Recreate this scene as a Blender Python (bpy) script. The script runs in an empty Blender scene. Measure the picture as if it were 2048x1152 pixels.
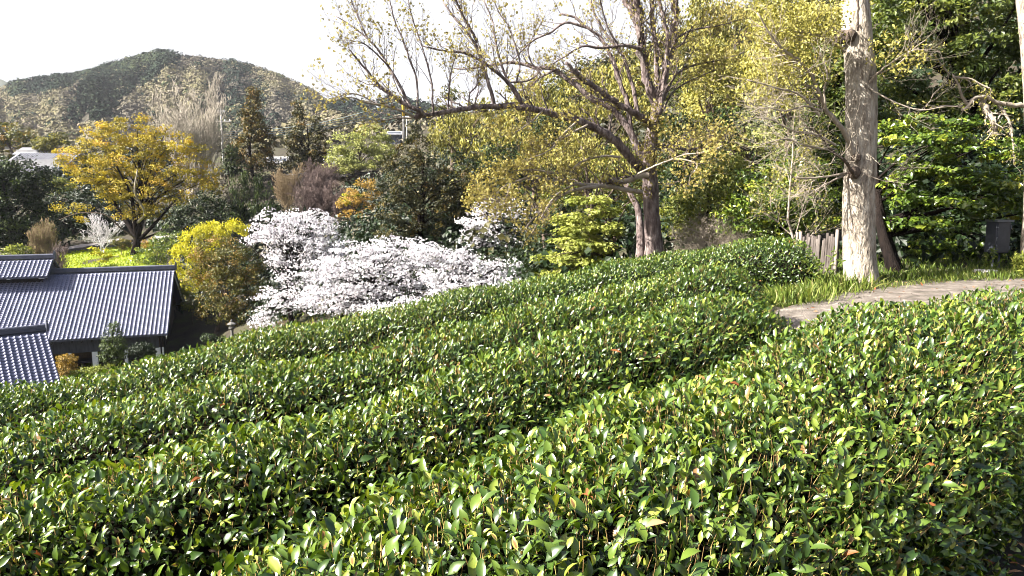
import bpy, math
import numpy as np
from mathutils import Matrix, Vector

S = bpy.context.scene
COL = S.collection
rng = np.random.default_rng(7)
F_PX = 1490.0                      # focal length in pixels of the 2048 px wide photograph
PITCH = math.radians(8.0)
CAM_Z = 1.5
HAZE = 0.00007

# ------------------------------------------------------------------ camera, sky, sun, exposure
cam_d = bpy.data.cameras.new('camera')
cam = bpy.data.objects.new('camera', cam_d)
COL.objects.link(cam)
cam.location = (0, 0, CAM_Z)
cam.rotation_euler = (math.radians(90) - PITCH, 0, 0)
cam_d.sensor_width = 36.0
cam_d.lens = 36.0 * F_PX / 2048.0
cam_d.clip_start = 0.05
cam_d.clip_end = 12000
S.camera = cam

SUN_AZ = math.radians(-108)        # clockwise from +Y (the view direction): from the left, a little behind the camera
SUN_EL = math.radians(37)
sun_to = Vector((math.sin(SUN_AZ) * math.cos(SUN_EL), math.cos(SUN_AZ) * math.cos(SUN_EL), math.sin(SUN_EL)))
sd = bpy.data.lights.new('sun', 'SUN')
sd.energy = 5.0
sd.angle = math.radians(0.5)
sd.color = (1.0, 0.95, 0.86)
so = bpy.data.objects.new('sun', sd)
COL.objects.link(so)
so.rotation_euler = sun_to.to_track_quat('Z', 'Y').to_euler()

W = bpy.data.worlds.new('World')
S.world = W
W.use_nodes = True
wn = W.node_tree.nodes
wl = W.node_tree.links
wn.clear()
sky = wn.new('ShaderNodeTexSky')
sky.sky_type = 'NISHITA'
sky.sun_disc = False
sky.sun_elevation = SUN_EL
sky.sun_rotation = SUN_AZ
sky.air_density = 1.0
sky.dust_density = 4.0
sky.ozone_density = 1.0
bg = wn.new('ShaderNodeBackground')
bg.inputs['Strength'].default_value = 0.05
wo = wn.new('ShaderNodeOutputWorld')
tcw = wn.new('ShaderNodeTexCoord')
sxyz = wn.new('ShaderNodeSeparateXYZ')
wl.new(tcw.outputs['Generated'], sxyz.inputs[0])
mr = wn.new('ShaderNodeMapRange')          # bright spring haze: thick towards the horizon, thin overhead, the same all round
mr.interpolation_type = 'SMOOTHSTEP'
mr.inputs['From Min'].default_value = 0.22
mr.inputs['From Max'].default_value = 0.42
mr.inputs['To Min'].default_value = 0.92
mr.inputs['To Max'].default_value = 0.0
wl.new(sxyz.outputs['Z'], mr.inputs['Value'])
mxw = wn.new('ShaderNodeMix')
mxw.data_type = 'RGBA'
wl.new(mr.outputs[0], mxw.inputs[0])
wl.new(sky.outputs[0], mxw.inputs[6])
mxw.inputs[7].default_value = (4.5, 4.55, 4.7, 1)
wl.new(mxw.outputs[2], bg.inputs[0])
wl.new(bg.outputs[0], wo.inputs[0])

S.view_settings.view_transform = 'Standard'
S.view_settings.look = 'None'
S.view_settings.gamma = 1.0
S.view_settings.use_curve_mapping = False
S.view_settings.exposure = 2.3
S.render.engine = 'CYCLES'
S.cycles.max_bounces = 5
S.cycles.diffuse_bounces = 1
S.cycles.glossy_bounces = 1
S.cycles.transmission_bounces = 3
S.cycles.volume_bounces = 0
S.cycles.volume_step_rate = 4
S.cycles.use_denoising = True
S.cycles.pixel_filter_type = 'BLACKMAN_HARRIS'
S.cycles.filter_width = 0.95
S.cycles.caustics_reflective = False
S.cycles.caustics_refractive = False

# ------------------------------------------------------------------ helpers
CP, SP = math.cos(PITCH), math.sin(PITCH)


def P(px, py, d):
    """world point seen at a pixel of the photograph, d metres ahead (world Y)"""
    a = (px - 1024) / F_PX
    b = (576 - py) / F_PX
    ry = CP + b * SP
    t = d / ry
    return np.array([a * t, d, CAM_Z + (-SP + b * CP) * t])


def PP(pts, d0, d1=None):
    d1 = d0 if d1 is None else d1
    n = len(pts)
    return np.array([P(p[0], p[1], d0 + (d1 - d0) * i / max(1, n - 1)) for i, p in enumerate(pts)])


def proj(q):
    q = np.asarray(q, float)
    x, y, z = q[..., 0], q[..., 1], q[..., 2] - CAM_Z
    dep = y * CP - z * SP
    up = y * SP + z * CP
    return 1024 + F_PX * x / dep, 576 - F_PX * up / dep, dep


def unit(v):
    return v / np.maximum(np.linalg.norm(v, axis=-1, keepdims=True), 1e-9)


def rand_dir(n):
    return unit(rng.normal(size=(n, 3)))


def tag(o, label=None, cat=None, group=None, kind=None):
    if label: o['label'] = label
    if cat: o['category'] = cat
    if group: o['group'] = group
    if kind: o['kind'] = kind
    return o


def empty(name, loc, rz=0.0):
    o = bpy.data.objects.new(name, None)
    o.empty_display_size = 0.2
    COL.objects.link(o)
    o.location = tuple(float(v) for v in loc)
    o.rotation_euler = (0, 0, rz)
    return o


def link(name, me, parent=None):
    o = bpy.data.objects.new(name, me)
    COL.objects.link(o)
    if parent is not None:
        o.parent = parent
        if parent.parent is None:      # children are modelled in world space: cancel the thing's own placement
            o.matrix_parent_inverse = Matrix.Translation(-Vector(parent.location))
    return o


def mesh(name, V, faces, mat, tint=None, smooth=True):
    V = np.ascontiguousarray(V, dtype=np.float32)
    me = bpy.data.meshes.new(name)
    faces = [np.asarray(f, dtype=np.int32) for f in faces if len(f)]
    loops = np.concatenate([f.reshape(-1) for f in faces])
    sizes = np.concatenate([np.full(len(f), f.shape[1], np.int32) for f in faces])
    starts = np.zeros(len(sizes), np.int32)
    starts[1:] = np.cumsum(sizes)[:-1]
    me.vertices.add(len(V))
    me.vertices.foreach_set('co', V.reshape(-1))
    me.loops.add(len(loops))
    me.loops.foreach_set('vertex_index', loops)
    me.polygons.add(len(sizes))
    me.polygons.foreach_set('loop_start', starts)
    me.polygons.foreach_set('loop_total', sizes)
    me.polygons.foreach_set('use_smooth', np.full(len(sizes), smooth, dtype=bool))
    if tint is not None:
        a = me.attributes.new('tint', 'FLOAT', 'POINT')
        a.data.foreach_set('value', np.ascontiguousarray(tint, dtype=np.float32))
    me.update(calc_edges=True)
    me.materials.append(mat)
    return me


class MB:
    def __init__(s):
        s.V, s.Q, s.T, s.t, s.n = [], [], [], [], 0

    def add(s, V, quads=(), tris=(), tint=0.5):
        V = np.asarray(V, float)
        s.V.append(V)
        if len(quads): s.Q.append(np.asarray(quads) + s.n)
        if len(tris): s.T.append(np.asarray(tris) + s.n)
        s.t.append(np.full(len(V), tint) if np.isscalar(tint) else np.asarray(tint))
        s.n += len(V)

    def box(s, c, sx, sy, sz, ax=(1, 0, 0), ay=(0, 1, 0), az=(0, 0, 1)):
        c, ax, ay, az = (np.asarray(v, float) for v in (c, ax, ay, az))
        V = np.array([c + ax * sx / 2 * i + ay * sy / 2 * j + az * sz / 2 * k
                      for i in (-1, 1) for j in (-1, 1) for k in (-1, 1)])
        s.add(V, [(0, 1, 3, 2), (4, 6, 7, 5), (0, 4, 5, 1), (2, 3, 7, 6), (0, 2, 6, 4), (1, 5, 7, 3)])

    def tube(s, pts, r, sides=6, tint=0.5):
        V, Q = tubes(np.asarray(pts, float)[None], np.asarray(r, float)[None], sides)
        s.add(V, Q, tint=tint)
        n = len(pts)
        ring = [np.arange(sides) + (n - 1) * sides]
        c = len(V)
        s.add([pts[-1]], tris=[])
        base = s.n - 1 - c
        s.T.append(np.array([[base + ring[0][i], base + ring[0][(i + 1) % sides], s.n - 1] for i in range(sides)]))

    def build(s, name, mat, parent=None, smooth=True, kind=None):
        V = np.concatenate(s.V)
        fs = []
        if s.Q: fs.append(np.concatenate(s.Q))
        if s.T: fs.append(np.concatenate(s.T))
        o = link(name, mesh(name, V, fs, mat, np.concatenate(s.t), smooth), parent)
        if kind: o['kind'] = kind
        return o


def tubes(Pts, R, sides):
    """Pts (N,n,3), R (N,n) -> vertices, quads of N tubes"""
    N, n, _ = Pts.shape
    T = np.empty_like(Pts)
    T[:, 1:-1] = Pts[:, 2:] - Pts[:, :-2]
    T[:, 0] = Pts[:, 1] - Pts[:, 0]
    T[:, -1] = Pts[:, -1] - Pts[:, -2]
    T = unit(T)
    ref = np.where(np.abs(T[:, :1, 2:3]) > 0.9, np.array([1.0, 0.17, 0]), np.array([0, 0.13, 1.0]))
    ref = np.broadcast_to(ref, T.shape)
    A = unit(np.cross(T, ref))
    B = np.cross(T, A)
    ang = np.arange(sides) * 2 * math.pi / sides
    V = Pts[:, :, None] + R[:, :, None, None] * (A[:, :, None] * np.cos(ang)[None, None, :, None] + B[:, :, None] * np.sin(ang)[None, None, :, None])
    i = np.arange(N)[:, None, None] * n * sides
    j = np.arange(n - 1)[None, :, None] * sides
    k = np.arange(sides)[None, None, :]
    k2 = (k + 1) % sides
    Q = np.stack([i + j + k, i + j + k2, i + j + sides + k2, i + j + sides + k], -1).reshape(-1, 4)
    return V.reshape(-1, 3), Q


def resample(pts, n):
    pts = np.asarray(pts, float)
    d = np.concatenate([[0], np.cumsum(np.linalg.norm(np.diff(pts, axis=0), axis=1))])
    t = np.linspace(0, d[-1], n)
    return np.stack([np.interp(t, d, pts[:, k]) for k in range(pts.shape[1])], 1)


def smooth_line(pts, n):
    """Catmull-Rom through pts, n samples evenly spaced"""
    p = np.asarray(pts, float)
    if len(p) < 3: return resample(p, n)
    q = np.concatenate([[2 * p[0] - p[1]], p, [2 * p[-1] - p[-2]]])
    out = []
    for i in range(len(p) - 1):
        a, b, c, d = q[i:i + 4]
        for t in np.linspace(0, 1, 8, endpoint=False):
            out.append(0.5 * (2 * b + (c - a) * t + (2 * a - 5 * b + 4 * c - d) * t * t + (3 * b - a - 3 * c + d) * t ** 3))
    out.append(p[-1])
    return resample(np.array(out), n)


def spawn(Pp, Rp, k, ang=(0.5, 1.0), lenf=(0.35, 0.6), up=0.25, n=5, tmin=0.25, wob=0.12, rf=0.55, length=None, rmin=0.0):
    """k children along each parent branch"""
    N, m, _ = Pp.shape
    L = np.linalg.norm(np.diff(Pp, axis=1), axis=2).sum(1)
    t = tmin + (1 - tmin) * (np.arange(k)[None] + rng.random((N, k))) / k
    f = t * (m - 1)
    i0 = np.minimum(f.astype(int), m - 2)
    fr = (f - i0)[..., None]
    idx = np.arange(N)[:, None]
    base = Pp[idx, i0] * (1 - fr) + Pp[idx, i0 + 1] * fr
    dirp = unit(Pp[idx, i0 + 1] - Pp[idx, i0])
    rb = Rp[idx, i0] * (1 - fr[..., 0]) + Rp[idx, i0 + 1] * fr[..., 0]
    rd = rng.normal(size=(N, k, 3))
    rd = unit(rd - (rd * dirp).sum(-1, keepdims=True) * dirp)
    a = rng.uniform(*ang, size=(N, k, 1))
    d = unit(dirp * np.cos(a) + rd * np.sin(a) + np.array([0, 0, up]))
    ln = (L[:, None] if length is None else length) * rng.uniform(*lenf, size=(N, k)) * (1.15 - 0.6 * t)
    s = np.linspace(0, 1, n)
    side = rng.normal(size=(N, k, 3)) * wob
    bend = np.array([0, 0, up * 0.6])
    C = base[:, :, None] + ln[:, :, None, None] * (d[:, :, None] * s[None, None, :, None]
        + side[:, :, None] * (np.sin(s * math.pi) * 0.6)[None, None, :, None] + bend * (s ** 2)[None, None, :, None] * 0.5
        + rng.normal(size=(N, k, n, 3)) * 0.04 * (s > 0)[None, None, :, None])
    r = np.maximum(rb * rf, rmin)[:, :, None] * (1 - 0.75 * s)[None, None]
    r = np.maximum(r, rmin * 0.6)
    return C.reshape(N * k, n, 3), r.reshape(N * k, n)


# leaf templates: x across, y along, z = normal
def leaf_template(kind):
    if kind == 12:
        ys = [0.28, 0.55, 0.8]
        ws = [0.40, 0.5, 0.30]
        zs = [0.05, 0.06, 0.0]
        V = [(0, 0, 0)]
        for y, w, z in zip(ys, ws, zs):
            V += [(-w, y, z + 0.07), (0, y, z), (w, y, z + 0.07)]
        V.append((0, 1.0, -0.10))
        T = [(0, 2, 1), (0, 3, 2), (7, 8, 10), (8, 9, 10)]
        Q = [(1, 2, 5, 4), (2, 3, 6, 5), (4, 5, 8, 7), (5, 6, 9, 8)]
        return np.array(V, float), np.array(Q), np.array(T)
    if kind == 6:
        V = [(0, 0, 0), (-0.45, 0.35, 0.08), (0, 0.4, 0.02), (0.45, 0.35, 0.08), (-0.36, 0.72, 0.06), (0, 0.74, 0.0), (0.36, 0.72, 0.06), (0, 1, -0.1)]
        return np.array(V, float), np.array([(1, 2, 5, 4), (2, 3, 6, 5)]), np.array([(0, 2, 1), (0, 3, 2), (4, 5, 7), (5, 6, 7)])
    if kind == 2:
        V = [(0, 0, 0), (-0.5, 0.5, 0.10), (0, 1, 0), (0.5, 0.5, 0.10)]
        return np.array(V, float), np.zeros((0, 4), int), np.array([(0, 2, 1), (0, 3, 2)])
    # 5 irregular petals / leaf spray in one piece: 3 folded blades from one point
    V, T = [], []
    for a in (-0.9, 0.05, 1.0):
        c, s = math.cos(a), math.sin(a)
        b = len(V)
        for (x, y, z) in [(0, 0, 0), (-0.26, 0.55, 0.1), (0, 1, 0), (0.26, 0.55, 0.1)]:
            V.append((x * c + y * s, y * c - x * s, z + 0.2 * y * abs(s)))
        T += [(b, b + 2, b + 1), (b, b + 3, b + 2)]
    return np.array(V, float), np.zeros((0, 4), int), np.array(T)


TEMPL = {k: leaf_template(k) for k in (12, 6, 2, 3)}


def frames(axis, nrm):
    a = unit(axis)
    n = nrm - (nrm * a).sum(-1, keepdims=True) * a
    n = unit(n)
    x = np.cross(a, n)
    return x, a, n


def leaves_geo(pos, axis, nrm, length, width, kind):
    Vt, Qt, Tt = TEMPL[kind]
    x, a, n = frames(axis, nrm)
    N, k = len(pos), len(Vt)
    V = (pos[:, None] + x[:, None] * (Vt[None, :, 0:1] * width[:, None, None]) + a[:, None] * (Vt[None, :, 1:2] * length[:, None, None])
         + n[:, None] * (Vt[None, :, 2:3] * length[:, None, None]))
    off = (np.arange(N) * k)[:, None, None]
    return V.reshape(-1, 3), (Qt[None] + off).reshape(-1, 4), (Tt[None] + off).reshape(-1, 3), k


def leaves(name, pos, axis, nrm, length, width, kind, mat, tint, parent=None, smooth=False):
    V, Q, T, k = leaves_geo(pos, axis, nrm, length, width, kind)
    me = mesh(name, V, [Q, T], mat, np.repeat(tint, k), smooth)
    o = link(name, me, parent)
    o['kind'] = 'stuff'
    return o


# ------------------------------------------------------------------ materials
MATS = {}


def new_mat(name):
    m = bpy.data.materials.new(name)
    m.use_nodes = True
    nt = m.node_tree
    nt.nodes.clear()
    return m, nt.nodes, nt.links


def ramp_node(n, stops):
    r = n.new('ShaderNodeValToRGB')
    e = r.color_ramp.elements
    while len(e) < len(stops): e.new(0.5)
    for el, (p, c) in zip(e, stops):
        el.position = p
        el.color = (*c, 1)
    return r


def leaf_mat(name, stops, rough=0.5, spec=0.4, trans=0.3, tcol=(1.5, 1.5, 0.5)):
    m, n, l = new_mat(name)
    at = n.new('ShaderNodeAttribute')
    at.attribute_name = 'tint'
    r = ramp_node(n, stops)
    l.new(at.outputs['Fac'], r.inputs[0])
    p = n.new('ShaderNodeBsdfPrincipled')
    p.inputs['Roughness'].default_value = rough
    p.inputs['Specular IOR Level'].default_value = spec
    l.new(r.outputs[0], p.inputs['Base Color'])
    out = n.new('ShaderNodeOutputMaterial')
    if trans > 0:
        mx = n.new('ShaderNodeMix')
        mx.data_type = 'RGBA'
        mx.blend_type = 'MULTIPLY'
        mx.inputs[0].default_value = 1.0
        mx.clamp_result = False
        l.new(r.outputs[0], mx.inputs[6])
        mx.inputs[7].default_value = (*tcol, 1)
        tr = n.new('ShaderNodeBsdfTranslucent')
        l.new(mx.outputs[2], tr.inputs[0])
        ms = n.new('ShaderNodeMixShader')
        ms.inputs[0].default_value = trans
        l.new(p.outputs[0], ms.inputs[1])
        l.new(tr.outputs[0], ms.inputs[2])
        l.new(ms.outputs[0], out.inputs[0])
    else:
        l.new(p.outputs[0], out.inputs[0])
    MATS[name] = m
    return m


def noise_mat(name, stops, scale=5.0, rough=0.85, detail=6, bump=0.0, bump_scale=None, spec=0.3, stretch=(1, 1, 1), voronoi=None, metallic=0.0):
    m, n, l = new_mat(name)
    tc = n.new('ShaderNodeTexCoord')
    mp = n.new('ShaderNodeMapping')
    mp.inputs['Scale'].default_value = stretch
    l.new(tc.outputs['Object'], mp.inputs[0])
    nz = n.new('ShaderNodeTexNoise')
    nz.inputs['Scale'].default_value = scale
    nz.inputs['Detail'].default_value = detail
    nz.inputs['Roughness'].default_value = 0.65
    l.new(mp.outputs[0], nz.inputs[0])
    r = ramp_node(n, stops)
    l.new(nz.outputs[0], r.inputs[0])
    p = n.new('ShaderNodeBsdfPrincipled')
    p.inputs['Roughness'].default_value = rough
    p.inputs['Specular IOR Level'].default_value = spec
    p.inputs['Metallic'].default_value = metallic
    l.new(r.outputs[0], p.inputs['Base Color'])
    if bump:
        nb = n.new('ShaderNodeTexNoise')
        nb.inputs['Scale'].default_value = bump_scale or scale * 4
        nb.inputs['Detail'].default_value = 6
        l.new(mp.outputs[0], nb.inputs[0])
        b = n.new('ShaderNodeBump')
        b.inputs['Strength'].default_value = bump
        b.inputs['Distance'].default_value = 0.05
        l.new(nb.outputs[0], b.inputs['Height'])
        l.new(b.outputs[0], p.inputs['Normal'])
    out = n.new('ShaderNodeOutputMaterial')
    l.new(p.outputs[0], out.inputs[0])
    MATS[name] = m
    return m


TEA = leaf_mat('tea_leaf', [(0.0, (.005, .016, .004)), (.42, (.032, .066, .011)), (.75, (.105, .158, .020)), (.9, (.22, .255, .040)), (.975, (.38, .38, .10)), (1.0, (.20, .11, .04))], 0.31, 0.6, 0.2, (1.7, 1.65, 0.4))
TWIG_TAN = leaf_mat('tan_shoot', [(0, (.16, .09, .035)), (.6, (.34, .22, .09)), (1, (.42, .40, .12))], 0.6, 0.3, 0.0)
DRY = leaf_mat('dry_leaf', [(0, (.10, .03, .012)), (.5, (.24, .085, .025)), (1, (.30, .19, .10))], 0.6, 0.3, 0.15, (1.2, 1, .8))
INNER = noise_mat('inner_shade_hull', [(.3, (.004, .004, .003)), (.7, (.014, .012, .008))], 18, 1.0, spec=0.0)
CAMELLIA = leaf_mat('camellia_leaf', [(0, (.016, .034, .006)), (.45, (.055, .095, .010)), (.8, (.14, .19, .018)), (1, (.28, .28, .035))], 0.3, 0.6, 0.22, (1.6, 1.6, .5))
EVER = leaf_mat('evergreen_leaf', [(0, (.005, .012, .003)), (.5, (.014, .028, .006)), (1, (.065, .095, .015))], 0.5, 0.3, 0.12)
EVERB = leaf_mat('brownish_evergreen_leaf', [(0, (.010, .014, .004)), (.4, (.032, .034, .008)), (.8, (.095, .075, .015)), (1, (.16, .095, .022))], 0.55, 0.3, 0.15)
GOLD = leaf_mat('golden_leaf', [(0, (.12, .11, .016)), (.4, (.29, .235, .022)), (.8, (.44, .335, .028)), (1, (.45, .28, .035))], 0.6, 0.3, 0.25, (1.2, 1.2, .6))
GOLDBUSH = leaf_mat('bright_golden_leaf', [(0, (.22, .22, .012)), (.6, (.46, .43, .018)), (1, (.55, .50, .03))], 0.55, 0.3, 0.25, (1.2, 1.2, .5))
OLIVEB = leaf_mat('olive_brown_leaf', [(0, (.035, .045, .010)), (.5, (.11, .105, .018)), (.8, (.20, .13, .03)), (1, (.26, .15, .04))], 0.5, 0.35, 0.22)
YOUNG = leaf_mat('young_oak_leaf', [(0, (.15, .12, .035)), (.5, (.32, .27, .07)), (1, (.48, .44, .16))], 0.55, 0.3, 0.3, (1.15, 1.1, .7))
YELLOW = leaf_mat('yellow_green_leaf', [(0, (.06, .065, .018)), (.4, (.17, .16, .035)), (.75, (.34, .31, .07)), (1, (.48, .44, .14))], 0.55, 0.3, 0.28, (1.2, 1.2, .7))
GREENY = leaf_mat('mid_green_leaf', [(0, (.035, .055, .010)), (.5, (.10, .125, .020)), (1, (.24, .24, .05))], 0.45, 0.4, 0.28, (1.5, 1.5, .5))
MAPLE = leaf_mat('light_green_leaf', [(0, (.10, .13, .02)), (.5, (.25, .28, .05)), (1, (.42, .44, .12))], 0.55, 0.3, 0.3, (1.2, 1.2, .6))
PALEG = leaf_mat('pale_green_leaf', [(0, (.12, .14, .04)), (.5, (.25, .27, .08)), (1, (.40, .40, .15))], 0.6, 0.3, 0.3, (1.2, 1.2, .7))
ORANGE = leaf_mat('orange_leaf', [(0, (.14, .10, .02)), (.5, (.30, .19, .04)), (1, (.42, .26, .08))], 0.6, 0.3, 0.25)
BLOSSOM = leaf_mat('cherry_blossom', [(0, (.46, .43, .47)), (.4, (.70, .67, .71)), (1, (.84, .82, .84))], 0.7, 0.2, 0.22, (1.0, 1.0, 1.0))
HILLD = leaf_mat('hill_evergreen_leaf', [(0, (.008, .016, .012)), (.6, (.022, .036, .022)), (1, (.06, .075, .035))], 0.9, 0.1, 0.0)
HILLP = leaf_mat('hill_bare_wood_leaf', [(0, (.075, .068, .058)), (.4, (.125, .112, .082)), (.75, (.165, .152, .080)), (1, (.20, .17, .13))], 0.9, 0.1, 0.0)
GRASS = leaf_mat('grass_blade', [(0, (.045, .07, .01)), (.5, (.105, .155, .02)), (.85, (.22, .24, .06)), (1, (.32, .28, .13))], 0.5, 0.35, 0.28, (1.4, 1.4, .5))
LAWN = leaf_mat('lawn_grass', [(0, (.13, .17, .012)), (.6, (.26, .31, .02)), (1, (.38, .40, .04))], 0.7, 0.2, 0.3, (1.3, 1.3, .5))

BARK = noise_mat('bark', [(.3, (.035, .026, .02)), (.6, (.12, .09, .07)), (.75, (.24, .20, .16))], 14, 0.9, bump=1.0, bump_scale=30, stretch=(1, 1, .25))
BARKOAK = noise_mat('oak_bark', [(.30, (.035, .026, .024)), (.48, (.12, .09, .085)), (.6, (.22, .18, .17)), (.75, (.38, .34, .31))], 12, 0.9, bump=1.0, bump_scale=26, stretch=(1, 1, .3))
BARKPALE = noise_mat('pale_bark', [(.34, (.12, .095, .075)), (.46, (.27, .23, .185)), (.58, (.37, .33, .275)), (.72, (.48, .44, .38))], 16, 0.9, 8, bump=1.0, bump_scale=34, stretch=(1, 1, .3))
BARKDARKSHADE = noise_mat('dark_shaded_bark', [(.3, (.006, .005, .005)), (.7, (.02, .015, .013))], 14, 1.0, bump=.8, stretch=(1, 1, .3), spec=0.05)  # near black: shade on the trunks put into the bark colour
TWIGPALE = noise_mat('pale_twig', [(.3, (.17, .14, .11)), (.7, (.36, .31, .25))], 6, 0.85)
TWIGBROWN = noise_mat('brown_twig', [(.3, (.12, .085, .05)), (.7, (.28, .21, .12))], 6, 0.85)
TWIGCREAM = noise_mat('cream_twig', [(.3, (.24, .21, .17)), (.7, (.40, .36, .30))], 3, 0.85)
TWIGPURPLE = noise_mat('purple_brown_twig', [(.3, (.06, .04, .036)), (.7, (.15, .11, .10))], 3, 0.85)
TWIGWHITE = noise_mat('ash_white_twig', [(.3, (.40, .38, .40)), (.7, (.62, .60, .62))], 3, 0.85)

# ------------------------------------------------------------------ terrain
def tea_plane(x, y):
    v = .14 + .156 * x - .073 * y
    return -np.log1p(np.exp(np.clip(-v * 8, -40, 40))) / 8


CTRL = [P(335, 735, 50), P(150, 745, 47), P(0, 770, 46), P(465, 676, 50), P(435, 662, 56), P(-300, 760, 50), P(-700, 780, 50),
        P(600, 655, 45), P(750, 640, 42), P(950, 610, 38), P(200, 525, 80), P(270, 509, 78), P(120, 530, 78), P(330, 525, 74), P(210, 490, 92), P(40, 520, 80),
        P(-300, 520, 85), P(420, 470, 88), P(500, 455, 90), P(640, 440, 88), P(720, 450, 82), P(700, 350, 105), P(830, 480, 54), P(600, 350, 110),
        P(100, 355, 135), P(-300, 370, 140), P(440, 310, 125), P(805, 300, 130),
        P(1100, 560, 26), P(1200, 545, 22), P(1300, 510, 16.5), P(1150, 470, 48), P(1000, 480, 55), P(900, 330, 85), P(1100, 330, 60), P(1100, 190, 95),
        P(1300, 480, 26), P(1400, 440, 30), P(1500, 520, 17), P(1300, 150, 80), P(1500, 80, 75), P(1700, 60, 60), P(1600, 400, 28),
        np.array([5.4, 11.6, 0.0]), np.array([8, 14, .1]), np.array([12, 13, .3]), np.array([14, 9, .3]), np.array([12, 3, .2]), np.array([7, 17, .6]), np.array([16, 20, 3.]),
        np.array([25, 30, 8.]), np.array([40, 20, 10.]), np.array([30, 50, 14.]), np.array([60, 60, 25.]), np.array([55, 100, 26.]), np.array([20, 110, 20.]), np.array([6, -10, 0.]), np.array([-8, -6, -1.]),
        np.array([-20, 0, -5.]), np.array([-20, 20, -8.]), np.array([-6, 16, -2.6]), np.array([-14, 14, -4.6]), np.array([-10, 28, -7.6]), np.array([-3, 22, -4.2]), np.array([-22, 34, -10.6]), np.array([-40, 10, -11.]), np.array([-60, 40, -11.5]), np.array([-60, 90, -7.]),
        np.array([-120, 60, -9.]), np.array([0, -60, 2.]), np.array([60, -40, 8.]), np.array([-80, -60, -8.])]
CTRL = np.array(CTRL)


def fit_rbf(C):
    D = np.linalg.norm(C[:, None, :2] - C[None, :, :2], axis=2)
    n = len(C)
    A = np.zeros((n + 3, n + 3))
    A[:n, :n] = -D + np.eye(n) * -0.15
    A[:n, n] = 1
    A[:n, n + 1:] = C[:, :2]
    A[n, :n] = 1
    A[n + 1:, :n] = C[:, :2].T
    b = np.zeros(n + 3)
    b[:n] = C[:, 2]
    return np.linalg.solve(A, b)


RBF = fit_rbf(CTRL)


def sstep(a, b, x):
    t = np.clip((x - a) / (b - a), 0, 1)
    return t * t * (3 - 2 * t)


def ground(x, y):
    x = np.asarray(x, float)
    y = np.asarray(y, float)
    sh = np.broadcast(x, y).shape
    xf = np.broadcast_to(x, sh).reshape(-1)
    yf = np.broadcast_to(y, sh).reshape(-1)
    D = np.sqrt((xf[:, None] - CTRL[None, :, 0]) ** 2 + (yf[:, None] - CTRL[None, :, 1]) ** 2 + .25)
    n = len(CTRL)
    z = -D @ RBF[:n] + RBF[n] + RBF[n + 1] * xf + RBF[n + 2] * yf
    r = np.hypot(xf, yf)
    z = z * (1 - sstep(120, 260, r)) + 6 * sstep(120, 260, r)
    # near the camera: the tea slope and the flat path terrace
    near = tea_plane(xf, yf)
    w = sstep(10.5, 17, yf - 0.25 * xf) + sstep(7, 14, -xf) + sstep(3, 9, -yf) + sstep(9.5, 13, xf)
    w = np.clip(w, 0, 1)
    z = near * (1 - w) + z * w
    return z.reshape(sh)


def gz(x, y):
    return float(ground(np.array([x]), np.array([y]))[0])


GROUND = noise_mat('soil_ground', [(.30, (.016, .013, .009)), (.5, (.038, .031, .02)), (.62, (.04, .045, .014)), (.75, (.07, .058, .036))], .55, 0.95, 10, bump=.7, bump_scale=8)
rr = np.concatenate([[0.0], np.geomspace(0.4, 3700, 150)])
aa = np.linspace(0, 2 * math.pi, 241)[:-1]
X = (rr[:, None] * np.sin(aa)[None])
Y = (rr[:, None] * np.cos(aa)[None])
Z = ground(X, Y)
V = np.stack([X, Y, Z], -1).reshape(-1, 3)
i, j = np.meshgrid(np.arange(len(rr) - 1), np.arange(240), indexing='ij')
Q = np.stack([i * 240 + j, (i + 1) * 240 + j, (i + 1) * 240 + (j + 1) % 240, i * 240 + (j + 1) % 240], -1).reshape(-1, 4)
tag(link('ground', mesh('ground', V, [Q], GROUND)), kind='structure')


def sheet(name, poly_fn, mat, nx, ny, lift, kind='structure', parent=None):
    u, v = np.meshgrid(np.linspace(0, 1, nx), np.linspace(0, 1, ny), indexing='ij')
    xy = poly_fn(u, v)
    z = ground(xy[..., 0], xy[..., 1]) + lift
    V = np.concatenate([xy, z[..., None]], -1).reshape(-1, 3)
    i, j = np.meshgrid(np.arange(nx - 1), np.arange(ny - 1), indexing='ij')
    Q = np.stack([i * ny + j, (i + 1) * ny + j, (i + 1) * ny + j + 1, i * ny + j + 1], -1).reshape(-1, 4)
    return tag(link(name, mesh(name, V, [Q], mat), parent), kind=kind)


def band(near, far):
    near, far = np.asarray(near, float), np.asarray(far, float)

    def fn(u, v):
        a = smooth_line(near, u.shape[0])
        b = smooth_line(far, u.shape[0])
        return a[:, None] * (1 - v[..., None]) + b[:, None] * v[..., None]
    return fn


PATHM = noise_mat('path_dirt', [(.28, (.05, .042, .035)), (.45, (.13, .11, .092)), (.6, (.21, .18, .155)), (.75, (.36, .32, .28))], 5.0, 0.95, 14, bump=1.0, bump_scale=40)
path_near = [(2.4, 7.0), (3.3, 7.6), (5.0, 8.2), (8.0, 9.2), (12, 10.2), (18, 11)]
path_far = [(3.3, 9.2), (4.3, 10.15), (5.7, 10.9), (7.2, 11.6), (9.5, 12.6), (14, 14)]
sheet('path', band(path_near, path_far), PATHM, 60, 14, 0.012)
LAWNM = noise_mat('lawn_soil', [(.3, (.10, .15, .015)), (.7, (.24, .29, .03))], 1.2, 0.95)
sheet('lawn', band([P(30, 545, 66)[:2], P(180, 545, 68)[:2], P(300, 545, 66)[:2]], [P(30, 500, 88)[:2], P(200, 495, 89)[:2], P(330, 497, 86)[:2]]), LAWNM, 30, 20, 0.05)
GPATH = noise_mat('gravel_path', [(.3, (.28, .24, .22)), (.7, (.46, .42, .40))], 3, 0.95)
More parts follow.
